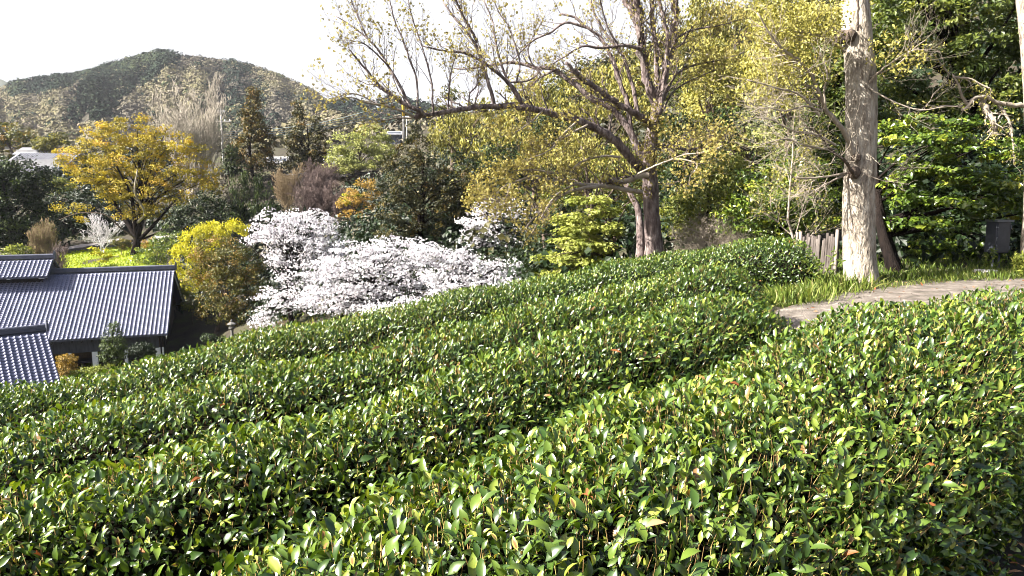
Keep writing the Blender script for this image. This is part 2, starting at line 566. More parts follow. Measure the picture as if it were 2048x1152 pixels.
sheet('garden_path', band([P(100, 502, 89)[:2], P(210, 498, 90)[:2], P(340, 500, 87)[:2]], [P(100, 496, 93)[:2], P(210, 491, 94)[:2], P(340, 493, 91)[:2]]), GPATH, 30, 4, 0.06)

# ------------------------------------------------------------------ far hills and their woods
HILLM = noise_mat('hill_soil', [(.3, (.03, .03, .022)), (.7, (.08, .07, .05))], .02, 0.95)


def hill(sil, y0, y1, zbase, seed, tree_h, back=1.6):
    r2 = np.random.default_rng(seed)
    pxs = np.array([s[0] for s in sil], float)
    pys = np.array([s[1] for s in sil], float)
    ph = r2.random(6) * 6.28

    def height(px, y):
        py = np.interp(px, pxs, pys)
        top = np.stack([P(a, b, y1) for a, b in zip(px.reshape(-1), py.reshape(-1))])[:, 2].reshape(px.shape) - tree_h
        t = (y - y0) / (y1 - y0)
        s = np.where(t < 1, np.clip(t, 0, 1) ** 1.25, 1 - sstep(0, back - 1, t - 1))
        wob = 1 + .10 * np.sin(px * .03 + ph[0] + t * 3) * np.sin(t * math.pi) + .06 * np.sin(px * .09 + ph[1]) * np.sin(np.clip(t, 0, 1) * math.pi)
        return zbase + (top - zbase) * s * wob
    g = np.linspace(pxs[0], pxs[-1], 120)
    yy = np.linspace(y0, y1 + (y1 - y0) * (back - 1), 46)
    GX, GY = np.meshgrid(g, yy, indexing='ij')
    Z = height(GX, GY)
    XX = (GX - 1024) / F_PX * GY
    V = np.stack([XX, GY, Z], -1).reshape(-1, 3)
    i, j = np.meshgrid(np.arange(119), np.arange(45), indexing='ij')
    Q = np.stack([i * 46 + j, (i + 1) * 46 + j, (i + 1) * 46 + j + 1, i * 46 + j + 1], -1).reshape(-1, 4)
    tag(link('hill', mesh('hill', V, [Q], HILLM)), kind='structure')
    return height, pxs[0], pxs[-1]


def in_poly(px, py, poly):
    ins = np.zeros(px.shape, bool)
    n = len(poly)
    for k in range(n):
        x1, y1 = poly[k]
        x2, y2 = poly[(k + 1) % n]
        c = ((y1 > py) != (y2 > py)) & (px < (x2 - x1) * (py - y1) / (y2 - y1 + 1e-9) + x1)
        ins ^= c
    return ins


def crowns(name, C, rx, rz, n, size, mat, tint0, spike=0.0, rough=.3, var=.05):
    """many tree crowns of one far wood: n leaf tufts spread over each crown's upper shell"""
    K = len(C)
    d = rand_dir(K * n).reshape(K, n, 3)
    d[..., 2] = np.abs(d[..., 2]) * 1.1 - .12
    rad = rng.uniform(.7, 1.05, (K, n, 1))
    lump = 1 + .22 * np.sin(d[..., :1] * 5 + rng.random((K, 1, 1)) * 6) * np.sin(d[..., 2:3] * 6 + rng.random((K, 1, 1)) * 6)
    if spike:
        d[..., :2] *= (1.0 - .75 * np.clip(d[..., 2:3], 0, 1))
    pos = C[:, None] + d * rad * lump * np.stack([rx, rx, rz], -1)[:, None]
    nrm = unit(d + rng.normal(size=d.shape) * rough)
    ax = np.cross(nrm, rand_dir(K * n).reshape(K, n, 3))
    s = size * rng.uniform(.6, 1.3, (K, n))
    t = np.clip(tint0[:, None] + rng.normal(size=(K, n)) * var, 0, 1)
    o = leaves(name, (pos - unit(ax) * s[..., None] * .5).reshape(-1, 3), ax.reshape(-1, 3), nrm.reshape(-1, 3), s.reshape(-1), s.reshape(-1) * .8, 2, mat, t.reshape(-1))
    return o


SIL = [(-420, 215), (-200, 200), (-60, 182), (0, 176), (30, 178), (60, 163), (100, 157), (140, 152), (170, 150), (220, 136), (270, 121), (310, 109), (345, 101), (370, 107),
       (420, 113), (480, 123), (510, 127), (540, 137), (590, 157), (640, 183), (670, 215), (720, 262), (800, 300)]
h1, a0, a1 = hill(SIL, 330, 760, 8, 3, 7)
N = 4200
px = rng.uniform(-60, 760, N)
yy = 330 + 445 * np.sqrt(rng.random(N)) ** 1.0
zz = h1(px, yy)
C = np.stack([(px - 1024) / F_PX * yy, yy, zz], -1)
qx, qy, _ = proj(C)
DARKP = [(20, 150), (150, 150), (350, 95), (385, 112), (325, 160), (262, 205), (200, 262), (130, 262), (150, 215), (175, 170), (130, 190), (60, 205), (20, 200)]
dark = in_poly(qx, qy, DARKP) | (in_poly(qx, qy, [(445, 118), (500, 118), (500, 165), (455, 190)]) & (rng.random(N) < .7)) | (in_poly(qx, qy, [(560, 140), (650, 175), (650, 210), (600, 180)]) & (rng.random(N) < .8)) \
    | (in_poly(qx, qy, [(400, 210), (520, 170), (560, 260), (420, 290)]) & (rng.random(N) < .45))
dark ^= rng.random(N) < .06
cone = in_poly(qx, qy, [(150, 190), (320, 140), (262, 215), (190, 265), (120, 265)]) & dark
s = np.clip(yy / 560, .75, 1.3)
patch = .5 + .22 * np.sin(px * .021 + yy * .011) + .16 * np.sin(px * .047 - yy * .02 + 1.3)
m = dark & ~cone
crowns('evergreen_woods', C[m] + [0, 0, 3], 4.6 * s[m] * rng.uniform(.8, 1.3, m.sum()), 5.2 * s[m], 64, 1.9, HILLD, np.clip(patch[m] + rng.normal(size=m.sum()) * .16, 0, 1)).__setitem__('label', 'dark evergreen woods on the left half of the far hill')
m = cone
crowns('conifer_plantation', C[m] + [0, 0, 3], 2.6 * s[m], 8.5 * s[m], 40, 1.9, HILLD, rng.uniform(.1, .8, m.sum()), 1.0).__setitem__('label', 'plantation of narrow dark conifers in the middle of the far hill')
m = ~dark
crowns('leafless_woods', C[m] + [0, 0, 2.5], 4.8 * s[m] * rng.uniform(.8, 1.35, m.sum()), 4.4 * s[m], 64, 1.8, HILLP, np.clip(patch[m] + rng.normal(size=m.sum()) * .13, 0, 1)).__setitem__('label', 'pale budding woods on the right half of the far hill')

# dark hill farther right and the pinkish knoll before it
h2, _, _ = hill([(560, 260), (650, 200), (700, 196), (740, 200), (790, 192), (840, 200), (880, 214), (960, 225), (1040, 225), (1120, 230)], 420, 640, 12, 5, 7)
px = rng.uniform(640, 1000, 700)
yy = rng.uniform(440, 655, 700)
C = np.stack([(px - 1024) / F_PX * yy, yy, h2(px, yy)], -1)
crowns('evergreen_woods', C + [0, 0, 3], np.full(700, 5.0), np.full(700, 6.0), 40, 2.3, HILLD, rng.uniform(.1, .7, 700)).__setitem__('label', 'dark woods on the low hill behind the utility pole')
h3, _, _ = hill([(520, 300), (600, 235), (650, 217), (690, 212), (730, 225), (760, 245), (800, 275), (840, 300)], 160, 250, 5, 9, 4)
px = rng.uniform(560, 820, 330)
yy = rng.uniform(165, 255, 330)
C = np.stack([(px - 1024) / F_PX * yy, yy, h3(px, yy)], -1)
crowns('budding_woods', C + [0, 0, 1.2], rng.uniform(2.0, 3.4, 330), rng.uniform(1.8, 2.6, 330), 110, .8, HILLP, np.clip(rng.normal(.6, .3, 330), 0, 1)).__setitem__('label', 'pinkish budding woods on the knoll left of the utility pole')
# distant mountain at the left edge
MTN = noise_mat('distant_mountain_woods', [(.3, (.04, .05, .04)), (.7, (.09, .10, .07))], .01, 0.95)
g = np.linspace(-900, 160, 60)
sl = np.interp(g, [-900, -500, -200, -60, 0, 30, 80, 160], [120, 130, 118, 140, 156, 168, 185, 240])
V, Q = [], []
for a, b in zip(g, sl):
    for f_, d in ((0, 2300), (.45, 2600), (1, 3000), (0, 3600)):
        top = P(a, b, 3000)[2]
        V.append([(a - 1024) / F_PX * d, d, 5 + (top - 5) * f_ * (1 + .05 * math.sin(a * .05))])
for k in range(59):
    for q in range(3): Q.append([k * 4 + q, (k + 1) * 4 + q, (k + 1) * 4 + q + 1, k * 4 + q + 1])
tag(link('mountain', mesh('mountain', V, [Q], MTN)), kind='structure')

# ------------------------------------------------------------------ tea hedges
def hedge(name, label, crest, half, h, dens, kinds, n_parts, stems, seed, cap0=.5, cap1=.6, shift=.6, ex=2.3):
    """crest: world (x,y) line of the far shoulder; the row lies on its camera side"""
    c = smooth_line(np.array(crest, float), 200)
    T = np.gradient(c, axis=0)
    T = T / np.linalg.norm(T, axis=1, keepdims=True)
    Nr = np.stack([T[:, 1], -T[:, 0]], 1)           # to the right of travel (towards the camera side)
    c = c + Nr * half * shift
    c = resample(c, 400)
    L = np.linalg.norm(np.diff(c, axis=0), axis=1).sum()
    T = np.gradient(c, axis=0)
    T = T / np.linalg.norm(T, axis=1, keepdims=True)
    Nr = np.stack([T[:, 1], -T[:, 0]], 1)
    gzc = ground(c[:, 0], c[:, 1])
    s_ = np.linspace(0, L, 400)
    wave = .025 * np.sin(s_ * 2.3 + seed) + .02 * np.sin(s_ * 5.1 + seed * 2)

    def surf(t, th, k=1.0):
        """t along in metres, th 0..pi across (0 = camera side)"""
        e = 2 / ex
        f = np.clip(t / L, 0, 1) * 399
        i0 = np.minimum(f.astype(int), 398)
        fr = (f - i0)
        lin = lambda A: A[i0] * (1 - fr)[(...,) + (None,) * (A.ndim - 1)] + A[i0 + 1] * fr[(...,) + (None,) * (A.ndim - 1)]
        cc, nn, zz, wv = lin(c), lin(Nr), lin(gzc), lin(wave)
        ta = np.clip(t / cap0, 0, 1)
        tb = np.clip((L - t) / cap1, 0, 1)
        cap = np.sqrt(np.maximum(1 - (1 - ta) ** 2.6, 1e-4)) * np.sqrt(np.maximum(1 - (1 - tb) ** 2.6, 1e-4))
        cs, sn = np.cos(th), np.sin(th)
        u = np.sign(cs) * np.abs(cs) ** e * half * k * (.35 + .65 * cap)
        v = np.abs(sn) ** e * (h + wv) * k * cap
        xy = cc + nn * u[..., None]
        gg = zz + (ground(xy[..., 0], xy[..., 1]) - zz) * .5
        return np.concatenate([xy, (gg + v)[..., None]], -1)

    root = empty(name, (c[200, 0], c[200, 1], gzc[200]))
    tag(root, label, 'tea hedge', 'clipped rows of tea bushes')
    # smooth near-black hull: the shade between the leaves put into its colour
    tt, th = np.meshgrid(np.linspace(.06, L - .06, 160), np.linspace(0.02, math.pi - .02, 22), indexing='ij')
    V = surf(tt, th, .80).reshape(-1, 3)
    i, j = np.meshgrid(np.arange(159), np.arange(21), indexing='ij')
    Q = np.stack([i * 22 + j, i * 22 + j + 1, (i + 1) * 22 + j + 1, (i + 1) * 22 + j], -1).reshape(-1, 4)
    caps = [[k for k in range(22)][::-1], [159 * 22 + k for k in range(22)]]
    me = mesh('inner_shade_hull', V, [Q], INNER)
    link('inner_shade_hull', me, root)
    # leaves
    arc = np.linspace(0, math.pi, 200)
    e = 2 / ex
    pu = np.sign(np.cos(arc)) * np.abs(np.cos(arc)) ** e * half
    pv = np.abs(np.sin(arc)) ** e * h
    al = np.concatenate([[0], np.cumsum(np.hypot(np.diff(pu), np.diff(pv)))])
    n0 = int(dens * L * al[-1])
    t = rng.random(n0) * L
    # more leaves where the row is close to the camera
    cx = c[np.minimum((t / L * 399).astype(int), 399)]
    dist = np.hypot(cx[:, 0], cx[:, 1])
    lo = dist.min()
    q = rng.random(n0) * al[-1]
    th = np.interp(q, al, arc)
    keep = rng.random(n0) < np.clip((lo + 1.5) / (dist + .5), .35, 1) * np.where(th > 2.6, .55, 1.0)
    t, th = t[keep], th[keep]
    p0 = surf(t, th)
    da = surf(np.minimum(t + .02, L), th) - surf(np.maximum(t - .02, 0), th)
    db = surf(t, np.minimum(th + .02, math.pi)) - surf(t, np.maximum(th - .02, 0))
    nr = unit(np.cross(db, da))
    ctr = surf(t, np.full_like(t, math.pi / 2))
    ctr[:, 2] -= h * .6
    nr = nr * np.sign(((p0 - ctr) * nr).sum(1, keepdims=True) + 1e-9)
    px, py, dep = proj(p0)
    ok = (px > -700) & (px < 2750) & (py < 1900) & (dep > .35)
    t, th, p0, nr, dep, px, py = (a[ok] for a in (t, th, p0, nr, dep, px, py))
    n = len(t)
    offs = rng.uniform(-.15, .04, n) - .02
    bumpy = .02 * np.sin(p0[:, 0] * 9 + seed) * np.sin(p0[:, 1] * 8.3)
    pos = p0 + nr * (offs + bumpy)[:, None]
    tang = rand_dir(n)
    tang = unit(tang - (tang * nr).sum(1, keepdims=True) * nr)
    lean = rng.uniform(.25, 1.35, n)[:, None]
    ax = unit(nr * .55 + tang * lean + np.array([0, 0, .30]))
    nn = unit(nr * 1.25 + np.array([0, 0, .15]) + rand_dir(n) * .85 - tang * .4)
    ln = np.where(rng.random(n) < .5, rng.uniform(.024, .042, n), rng.uniform(.042, .064, n))
    young = rng.random(n) < .24 * np.clip(nr[:, 2] + .25, .25, 1)
    ln = np.where(young, ln * .55, ln)
    wd = ln * rng.uniform(.36, .48, n)
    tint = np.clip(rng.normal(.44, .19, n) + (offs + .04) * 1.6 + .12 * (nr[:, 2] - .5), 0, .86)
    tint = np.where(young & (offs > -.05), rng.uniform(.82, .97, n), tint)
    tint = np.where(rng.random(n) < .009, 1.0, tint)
    px, py, dep = proj(pos)
    big = ln / dep * np.where((offs > -.012) & (px > 5) & (px < 2040) & (py < 1148) & ~young, 1, 0) * rng.uniform(.75, 1, n)
    order = np.argsort(-big)[:n_parts]
    part = np.zeros(n, bool)
    part[order] = True
    # the leaves that show largest are parts of their own
    protos = []
    for k in range(6):
        Vt, Qt, Tt = TEMPL[12]
        Vk = Vt.copy()
        Vk[:, 0] *= rng.uniform(.85, 1.1)
        Vk[:, 2] += -rng.uniform(-.02, .28) * Vk[:, 1] ** 2
        Vk[:, 0] += .08 * rng.normal() * Vk[:, 1] ** 2
        protos.append(mesh('leaf', Vk, [Qt, Tt], TEA, np.full(len(Vk), .25 + .1 * k), True))
    x, a, nm = frames(ax, nn)
    inv = Matrix.Translation(root.location).inverted()
    for q in order:
        o = bpy.data.objects.new('leaf', protos[min(5, max(0, int((tint[q] - .2) / .1)))])
        COL.objects.link(o)
        o.parent = root
        M = np.eye(4)
        M[:3, 0] = x[q] * wd[q]
        M[:3, 1] = a[q] * ln[q]
        M[:3, 2] = nm[q] * ln[q]
        M[:3, 3] = pos[q]
        o.matrix_local = inv @ Matrix(M.tolist())
    rest = ~part
    mb = MB()
    lim = kinds
    for k, d0, d1 in lim:
        sel = rest & (dep >= d0) & (dep < d1)
        if not sel.any(): continue
        Vv, Qq, Tq, kk = leaves_geo(pos[sel], ax[sel], nn[sel], ln[sel], wd[sel], k)
        # curl: bend tips down
        tv = np.repeat(tint[sel], kk).reshape(-1, kk)
        if k == 12: tv[:, [2, 5, 8]] += .10      # paler midrib
        mb.add(Vv, Qq, Tq, tv.reshape(-1))
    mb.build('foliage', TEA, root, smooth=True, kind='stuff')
    # cut shoots standing out of the clipped surface
    ns = int(n * stems)
    pick = rng.choice(n, ns, replace=False)
    pick = pick[(nr[pick][:, 2] > .2) & (dep[pick] < 9)]
    b = p0[pick] - nr[pick] * .05
    d = unit(nr[pick] * .7 + np.array([0, 0, .6]) + rand_dir(len(pick)) * .35)
    lg = rng.uniform(.04, .075, len(pick))
    s2 = np.linspace(0, 1, 3)
    Pt = b[:, None] + d[:, None] * (lg[:, None] * s2[None])[..., None]
    Rr = np.repeat(np.array([[.0016, .0013, .0011]]), len(pick), 0)
    V, Q = tubes(Pt, Rr, 3)
    mb = MB()
    mb.add(V, Q, tint=np.repeat(rng.random(len(pick)), 9))
    mb.build('shoots', TWIG_TAN, root, kind='stuff')
    return dict(surf=surf, L=L, root=root)


crA = [(-2.1, .35), (-1.5, 1.1), (-1.01, 1.72), (-.62, 2.1), (-.23, 2.48), (.15, 2.95), (.46, 3.26), (.79, 3.56), (1.06, 3.85), (1.58, 4.42), (1.9, 4.8), (2.55, 5.32), (3.3, 5.7), (4.2, 6.0), (5.8, 6.5), (7.8, 7.0)]
crB = [(-3.9, 1.3), (-2.9, 2.1), (-2.0, 2.75), (-1.49, 3.05), (-1.1, 3.38), (-.7, 3.8), (-.39, 4.15), (.1, 4.68), (.53, 5.15), (.89, 5.6), (1.45, 6.15), (2.0, 6.5)]
crC = [(-6.2, 2.2), (-4.6, 3.3), (-3.03, 4.22), (-2.4, 4.72), (-1.9, 5.1), (-.52, 6.15), (.4, 7.1), (1.24, 8.0), (2.0, 8.6), (2.6, 8.9)]
crD = [(-8.5, 3.6), (-6.2, 4.9), (-4.26, 6.05), (-3.41, 6.85), (-2.76, 7.7), (-1.97, 8.6), (-1.16, 9.35), (.25, 10.3), (1.31, 11.0), (2.5, 11.75), (3.6, 12.0), (4.75, 11.9)]
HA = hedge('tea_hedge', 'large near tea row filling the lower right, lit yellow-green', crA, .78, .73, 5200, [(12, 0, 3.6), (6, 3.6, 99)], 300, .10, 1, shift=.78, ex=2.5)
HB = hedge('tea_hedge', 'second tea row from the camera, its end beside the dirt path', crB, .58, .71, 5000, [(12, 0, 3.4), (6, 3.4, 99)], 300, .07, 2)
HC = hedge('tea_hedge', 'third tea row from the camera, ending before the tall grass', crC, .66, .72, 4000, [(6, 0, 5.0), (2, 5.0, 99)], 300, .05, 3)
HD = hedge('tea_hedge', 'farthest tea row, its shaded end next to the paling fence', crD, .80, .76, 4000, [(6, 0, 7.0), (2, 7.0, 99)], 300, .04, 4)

# ------------------------------------------------------------------ plants: builders
def blob_world(blobs, d):
    C, R = [], []
    for b in blobs:
        px, py, rx, ry = b[:4]
        dd = d + (b[4] if len(b) > 4 else 0)
        C.append(P(px, py, dd))
        k = dd / F_PX
        R.append((rx * k, min((rx + ry) * .5 * k, rx * k * 1.1), ry * k))
    return np.array(C), np.array(R)


def foliage_points(C, R, K, crown_in=.45, top=0.0):
    w = (R.prod(1)) ** (2 / 3)
    which = rng.choice(len(C), K, p=w / w.sum())
    d = rand_dir(K)
    if top: d[:, 2] = np.where((d[:, 2] < 0) & (rng.random(K) < top), -d[:, 2], d[:, 2])
    r = rng.uniform(crown_in ** 3, 1, (K, 1)) ** (1 / 3)
    return C[which] + d * r * R[which], d


def tree(name, label, cat, base, blobs, mat, n, size, group=None, K=60, clump=.9, flat=.6, crown_in=.45, bark=None, tr=.12, limbs=10, fork=.25,
         kind=2, upn=.5, twigs=0, tint=(.5, .2), wid=.5, lean=None, top=0.0, upright=0.0, limb_r=.4, trunk_top=None, parts300=0, twigmat=None, zbase=None):
    d = base[2]
    b = P(*base)
    b[2] = gz(b[0], b[1]) - .05 if zbase is None else zbase
    root = empty(name, b)
    tag(root, label, cat, group)
    bark = bark or BARK
    C, R = blob_world(blobs, d)
    cc, cd = foliage_points(C, R, K, crown_in, top)
    # trunk
    w = R.prod(1) ** (2 / 3)
    mid = (C * w[:, None]).sum(0) / w.sum()
    hi = max((C + R * [[0, 0, 1]])[:, 2])
    tt = np.array([mid[0], mid[1], mid[2] + .45 * (hi - mid[2])]) if trunk_top is None else np.asarray(trunk_top)
    s = np.linspace(0, 1, 9)
    bend = (lean if lean is not None else rng.normal(size=3) * .04 * np.linalg.norm(tt - b) * np.array([1, 1, 0]))
    tp = b + (tt - b) * s[:, None] + bend * np.sin(s * math.pi)[:, None]
    # rise first, spread later
    tp[:, :2] = b[:2] + (tt - b)[:2] * (s[:, None] ** 1.4) + (bend * np.sin(s * math.pi)[:, None])[:, :2]
    trr = tr * (1 - .78 * s)
    trr[0] *= 1.25
    mb = MB()
    mb.tube(tp, trr, 8)
    mb.build('trunk', bark, root)
    if limbs:
        pick = rng.choice(K, min(limbs, K), replace=False)
        e = cc[pick]
        hgt = np.clip((e[:, 2] - b[2]) / max(tt[2] - b[2], .1), .1, 1.1)
        f = np.clip(hgt * rng.uniform(.45, .75, len(pick)), fork, .95)
        i0 = np.minimum((f * 8).astype(int), 7)
        fr = (f * 8 - i0)[:, None]
        st = tp[i0] * (1 - fr) + tp[np.minimum(i0 + 1, 8)] * fr
        r0 = (trr[i0] * limb_r)
        n5 = np.linspace(0, 1, 6)
        midp = (st + e) / 2 + np.array([0, 0, .12]) * np.linalg.norm(e - st, axis=1, keepdims=True) + rng.normal(size=e.shape) * .06 * np.linalg.norm(e - st, axis=1, keepdims=True)
        Pt = (st[:, None] * ((1 - n5) ** 2)[None, :, None] + midp[:, None] * (2 * n5 * (1 - n5))[None, :, None] + e[:, None] * (n5 ** 2)[None, :, None])
        Rr = r0[:, None] * (1 - .7 * n5)[None]
        V, Q = tubes(Pt, Rr, 5)
        mb = MB()
        mb.add(V, Q)
        mb.build('limbs', bark, root)
        if twigs:
            p1, q1 = spawn(Pt, Rr, twigs, (.4, 1.0), (.25, .5), .2, 4, rmin=d * .00022)
            p2, q2 = spawn(p1, q1, 3, (.4, .9), (.4, .7), .2, 3, rmin=d * .00018)
            mb = MB()
            for pp, qq in ((p1, q1), (p2, q2)):
                V, Q = tubes(pp, qq, 3)
                mb.add(V, Q)
            mb.build('twigs', twigmat or bark, root, kind='stuff')
    # foliage
    if n:
        per = max(1, n // K)
        cs = clump * rng.uniform(.6, 1.3, K)
        off = rand_dir(K * per).reshape(K, per, 3) * rng.random((K, per, 1)) ** .45
        pos = (cc[:, None] + off * (cs[:, None] * np.array([1, 1, flat]))[:, None]).reshape(-1, 3)
        out = (off * .6 + np.repeat(cd[:, None], per, 1) * .7).reshape(-1, 3)
        m = len(pos)
        nrm = unit(out * .8 + np.array([0, 0, upn]) + rand_dir(m) * .7)
        if upright:
            ax = unit(rand_dir(m) * (1 - upright) + np.array([0, 0, upright]) * 1.3)
        else:
            ax = unit(np.cross(nrm, rand_dir(m)) + out * .3)
        ln = size * rng.uniform(.65, 1.35, m)
        tn = np.clip(rng.normal(tint[0], tint[1], K)[:, None] + rng.normal(size=(K, per)) * .14, 0, 1).reshape(-1)
        pos = pos - ax * ln[:, None] * .5
        part = np.zeros(m, bool)
        if parts300:
            qx, qy, dep = proj(pos)
            vis = ln / dep * ((qx > 10) & (qx < 2040) & (qy > 5)) * (1 + .8 * ((out * unit(np.array([0, 0, CAM_Z]) - pos)).sum(1) > .45))
            order = np.argsort(-vis)[:parts300]
            part[order] = True
            x, a, nm = frames(ax, nrm)
            protos = []
            for k in range(4):
                Vt, Qt, Tt = TEMPL[6]
                protos.append(mesh('leaf', Vt, [Qt, Tt], mat, np.full(len(Vt), .3 + .18 * k), True))
            inv = Matrix.Translation(root.location).inverted()
            for q in order:
                o = bpy.data.objects.new('leaf', protos[min(3, int(tn[q] * 4))])
                COL.objects.link(o)
                o.parent = root
                M = np.eye(4)
                M[:3, 0] = x[q] * ln[q] * wid
                M[:3, 1] = a[q] * ln[q]
                M[:3, 2] = nm[q] * ln[q]
                M[:3, 3] = pos[q]
                o.matrix_local = inv @ Matrix(M.tolist())
        k_ = ~part
        leaves('crown', pos[k_], ax[k_], nrm[k_], ln[k_], ln[k_] * wid, kind, mat, tn[k_], root)
    return root


def bare(name, label, cat, base, top, spread, mat, k=(7, 6, 5), tr=.06, ang=(.25, .6), group=None, stems=1, up=.3, leafmat=None, nleaf=0, leafsize=.1, rmin=None, lenf=(.55, .9)):
    """leafless bush or tree: stems, then three orders of twigs. top: pixel of its highest point, spread: half width in pixels"""
    d = base[2]
    b = P(*base)
    b[2] = gz(b[0], b[1]) - .05
    root = empty(name, b)
    tag(root, label, cat, group)
    t = P(top[0], top[1], d)
    H = max(t[2] - b[2], .3)
    sw = spread * d / F_PX
    n = 7
    s = np.linspace(0, 1, n)
    St, Rt = [], []
    for q in range(stems):
        a = rng.random() * 6.283
        e = t + np.array([math.cos(a) * sw * .8, math.sin(a) * sw * .8, -H * rng.uniform(.05, .3)]) * (stems > 1)
        pts = b + (e - b) * s[:, None]
        pts[:, :2] = b[:2] + (e - b)[:2] * (s[:, None] ** 1.3)
        pts += rng.normal(size=(n, 3)) * .02 * H * (s > 0)[:, None]
        St.append(pts)
        Rt.append(tr * (1 - .8 * s))
    St, Rt = np.array(St), np.array(Rt)
    mb = MB()
    V, Q = tubes(St, Rt, 6)
    mb.add(V, Q)
    mb.build('trunk' if stems == 1 else 'stems', mat, root)
    rmin = d * .00026 if rmin is None else rmin
    mb = MB()
    Pp, Rp = St, Rt
    ends = []
    for lv, kk in enumerate(k):
        Pp, Rp = spawn(Pp, Rp, kk, ang, lenf if lv == 0 else (.4, .75), up, 5 if lv < 2 else 4, tmin=.12 if lv == 0 else .25, rmin=rmin,
                       length=(np.full(len(Pp), max(sw * 1.25, H * .45))[:, None] if lv == 0 else None))
        V, Q = tubes(Pp, Rp, 4 if lv == 0 else 3)
        mb.add(V, Q)
        ends.append(Pp)
    mb.build('twigs', mat, root, kind='stuff')
    if nleaf:
        pp = np.concatenate([e.reshape(-1, 3) for e in ends[1:]])
        p = pp[rng.integers(len(pp), size=nleaf)] + rng.normal(size=(nleaf, 3)) * leafsize
        ln = leafsize * rng.uniform(.6, 1.3, nleaf)
        leaves('crown', p, unit(rand_dir(nleaf) + np.array([0, 0, .4])), rand_dir(nleaf) + np.array([0, 0, .5]), ln, ln * .5, 2, leafmat, np.clip(rng.normal(.5, .25, nleaf), 0, 1), root)
    return root


def conic(px, top, bot, hw, n=7, d=0):
    """stack of blobs for a cone-shaped crown"""
    out = []
    for k in range(n):
        f = (k + .5) / n
        out.append((px + rng.normal() * hw * .06, top + (bot - top) * f, hw * (.18 + .82 * f) * rng.uniform(.85, 1.1), (bot - top) / n * .75, d))
    return out


# ------------------------------------------------------------------ the big oak, limbs traced one by one
OD = 16.0
b0 = P(1305, 505, OD)
b0[2] = gz(b0[0], b0[1]) - .1
oak = empty('oak_tree', b0)
tag(oak, 'big spreading oak with forked trunk, long low limb and small yellow leaves', 'tree')
PX = OD / F_PX
def limb(pts, r0, r1, dd0=0.0, dd1=0.0, name='limb', sides=8, mat=None, root=None, D=OD, n=None):
    q = PP(pts, D + dd0, D + dd1)
    n = n or max(6, len(pts) * 3)
    q = smooth_line(q, n)
    q = q + rng.normal(size=q.shape) * r1 * PX * .25
    s = np.linspace(0, 1, n)
    r = (r0 + (r1 - r0) * s) * .8 * D / F_PX * (1 + rng.normal(size=n) * .05)
    mb = MB()
    mb.tube(q, r, sides)
    mb.build(name, mat or BARKOAK, root or oak)
    return q, r


tr_pts = [(1308, 512), (1307, 480), (1304, 440), (1302, 400), (1300, 360), (1298, 330), (1301, 300), (1305, 262), (1311, 225), (1313, 195), (1313, 170)]
q = PP(tr_pts, OD)
q = np.concatenate([[b0], q])
q = smooth_line(q, 40)
s = np.linspace(0, 1, 40)
r = np.interp(s, [0, .12, .3, .5, .62, .8, 1], [24, 18, 15.5, 16, 14, 10.5, 7]) * PX * (1 + rng.normal(size=40) * .025)
mb = MB(); mb.tube(q, r, 16); mb.build('trunk', BARKOAK, oak)
q2 = smooth_line(np.concatenate([[b0 + [-.28, .1, 0]], PP([(1281, 500), (1281, 470), (1279, 440), (1275, 415), (1262, 390), (1250, 365)], OD + .2, OD + .6)]), 18)
mb = MB(); mb.tube(q2, np.linspace(10, 5, 18) * PX, 10); mb.build('trunk', BARKOAK, oak)
LB = []
def L_(*a, **k):
    LB.append(limb(*a, **k)); return LB[-1]
big = L_([(1298, 352), (1278, 334), (1261, 315), (1233, 285), (1192, 258), (1154, 241), (1110, 229), (1082, 221), (1041, 214), (989, 214), (948, 215), (913, 219), (879, 226), (845, 232), (831, 236)], 12, 4, 0, -2.2, sides=12)
sec = L_([(1297, 330), (1288, 318), (1275, 296), (1261, 266), (1242, 236), (1214, 211), (1187, 200), (1153, 171), (1132, 157), (1112, 140), (1091, 135), (1074, 137), (1035, 126), (999, 128), (941, 137), (907, 137)], 10, 1.6, 0, .8, sides=10)
L_([(1303, 250), (1291, 241), (1275, 230), (1247, 214), (1204, 185), (1173, 162), (1156, 150), (1132, 127)], 9, 4.5, -.1, -1.0, sides=10)
L_([(1311, 205), (1303, 190), (1288, 130), (1282, 76), (1277, 22), (1274, -25)], 11, 8, 0, -.2, sides=10)
L_([(1284, 90), (1267, 30), (1252, 5), (1238, -25)], 7, 8, 0, .2)
L_([(1313, 180), (1314, 125), (1309, 76), (1303, 11), (1300, -30)], 7, 6, .2, .5)
L_([(1313, 200), (1328, 151), (1343, 98), (1350, 45), (1350, 0), (1350, -30)], 9, 10, 0, .1, sides=10)
L_([(1322, 200), (1332, 125), (1335, 72), (1324, 23), (1317, -10)], 6, 4, -.3, -.4)
L_([(1309, 245), (1320, 216), (1331, 165), (1336, 120)], 8, 5, -.3, -.3)
UP = []
def U(*a, **k):
    UP.append(L_(*a, sides=6, **k))
U([(1262, 262), (1255, 205), (1242, 171), (1228, 130), (1211, 92), (1194, 68), (1173, 55), (1150, 34), (1120, 28)], 7, 2.5, .2, .5)
U([(1173, 55), (1132, 45), (1102, 65), (1068, 80), (1035, 110), (1016, 130)], 3.5, 1.2, .5, .2)
U([(1276, 235), (1269, 185), (1262, 161), (1245, 109), (1221, 79), (1201, 51), (1187, 20), (1178, -15)], 6, 2, .2, .8)
U([(1282, 98), (1258, 92), (1238, 91), (1201, 96), (1167, 92), (1136, 109), (1105, 128)], 4.5, 1.5, -.2, -1.0)
U([(1238, 91), (1218, 60), (1205, 20), (1198, -10)], 2.5, 1.5, -.4, -.8)
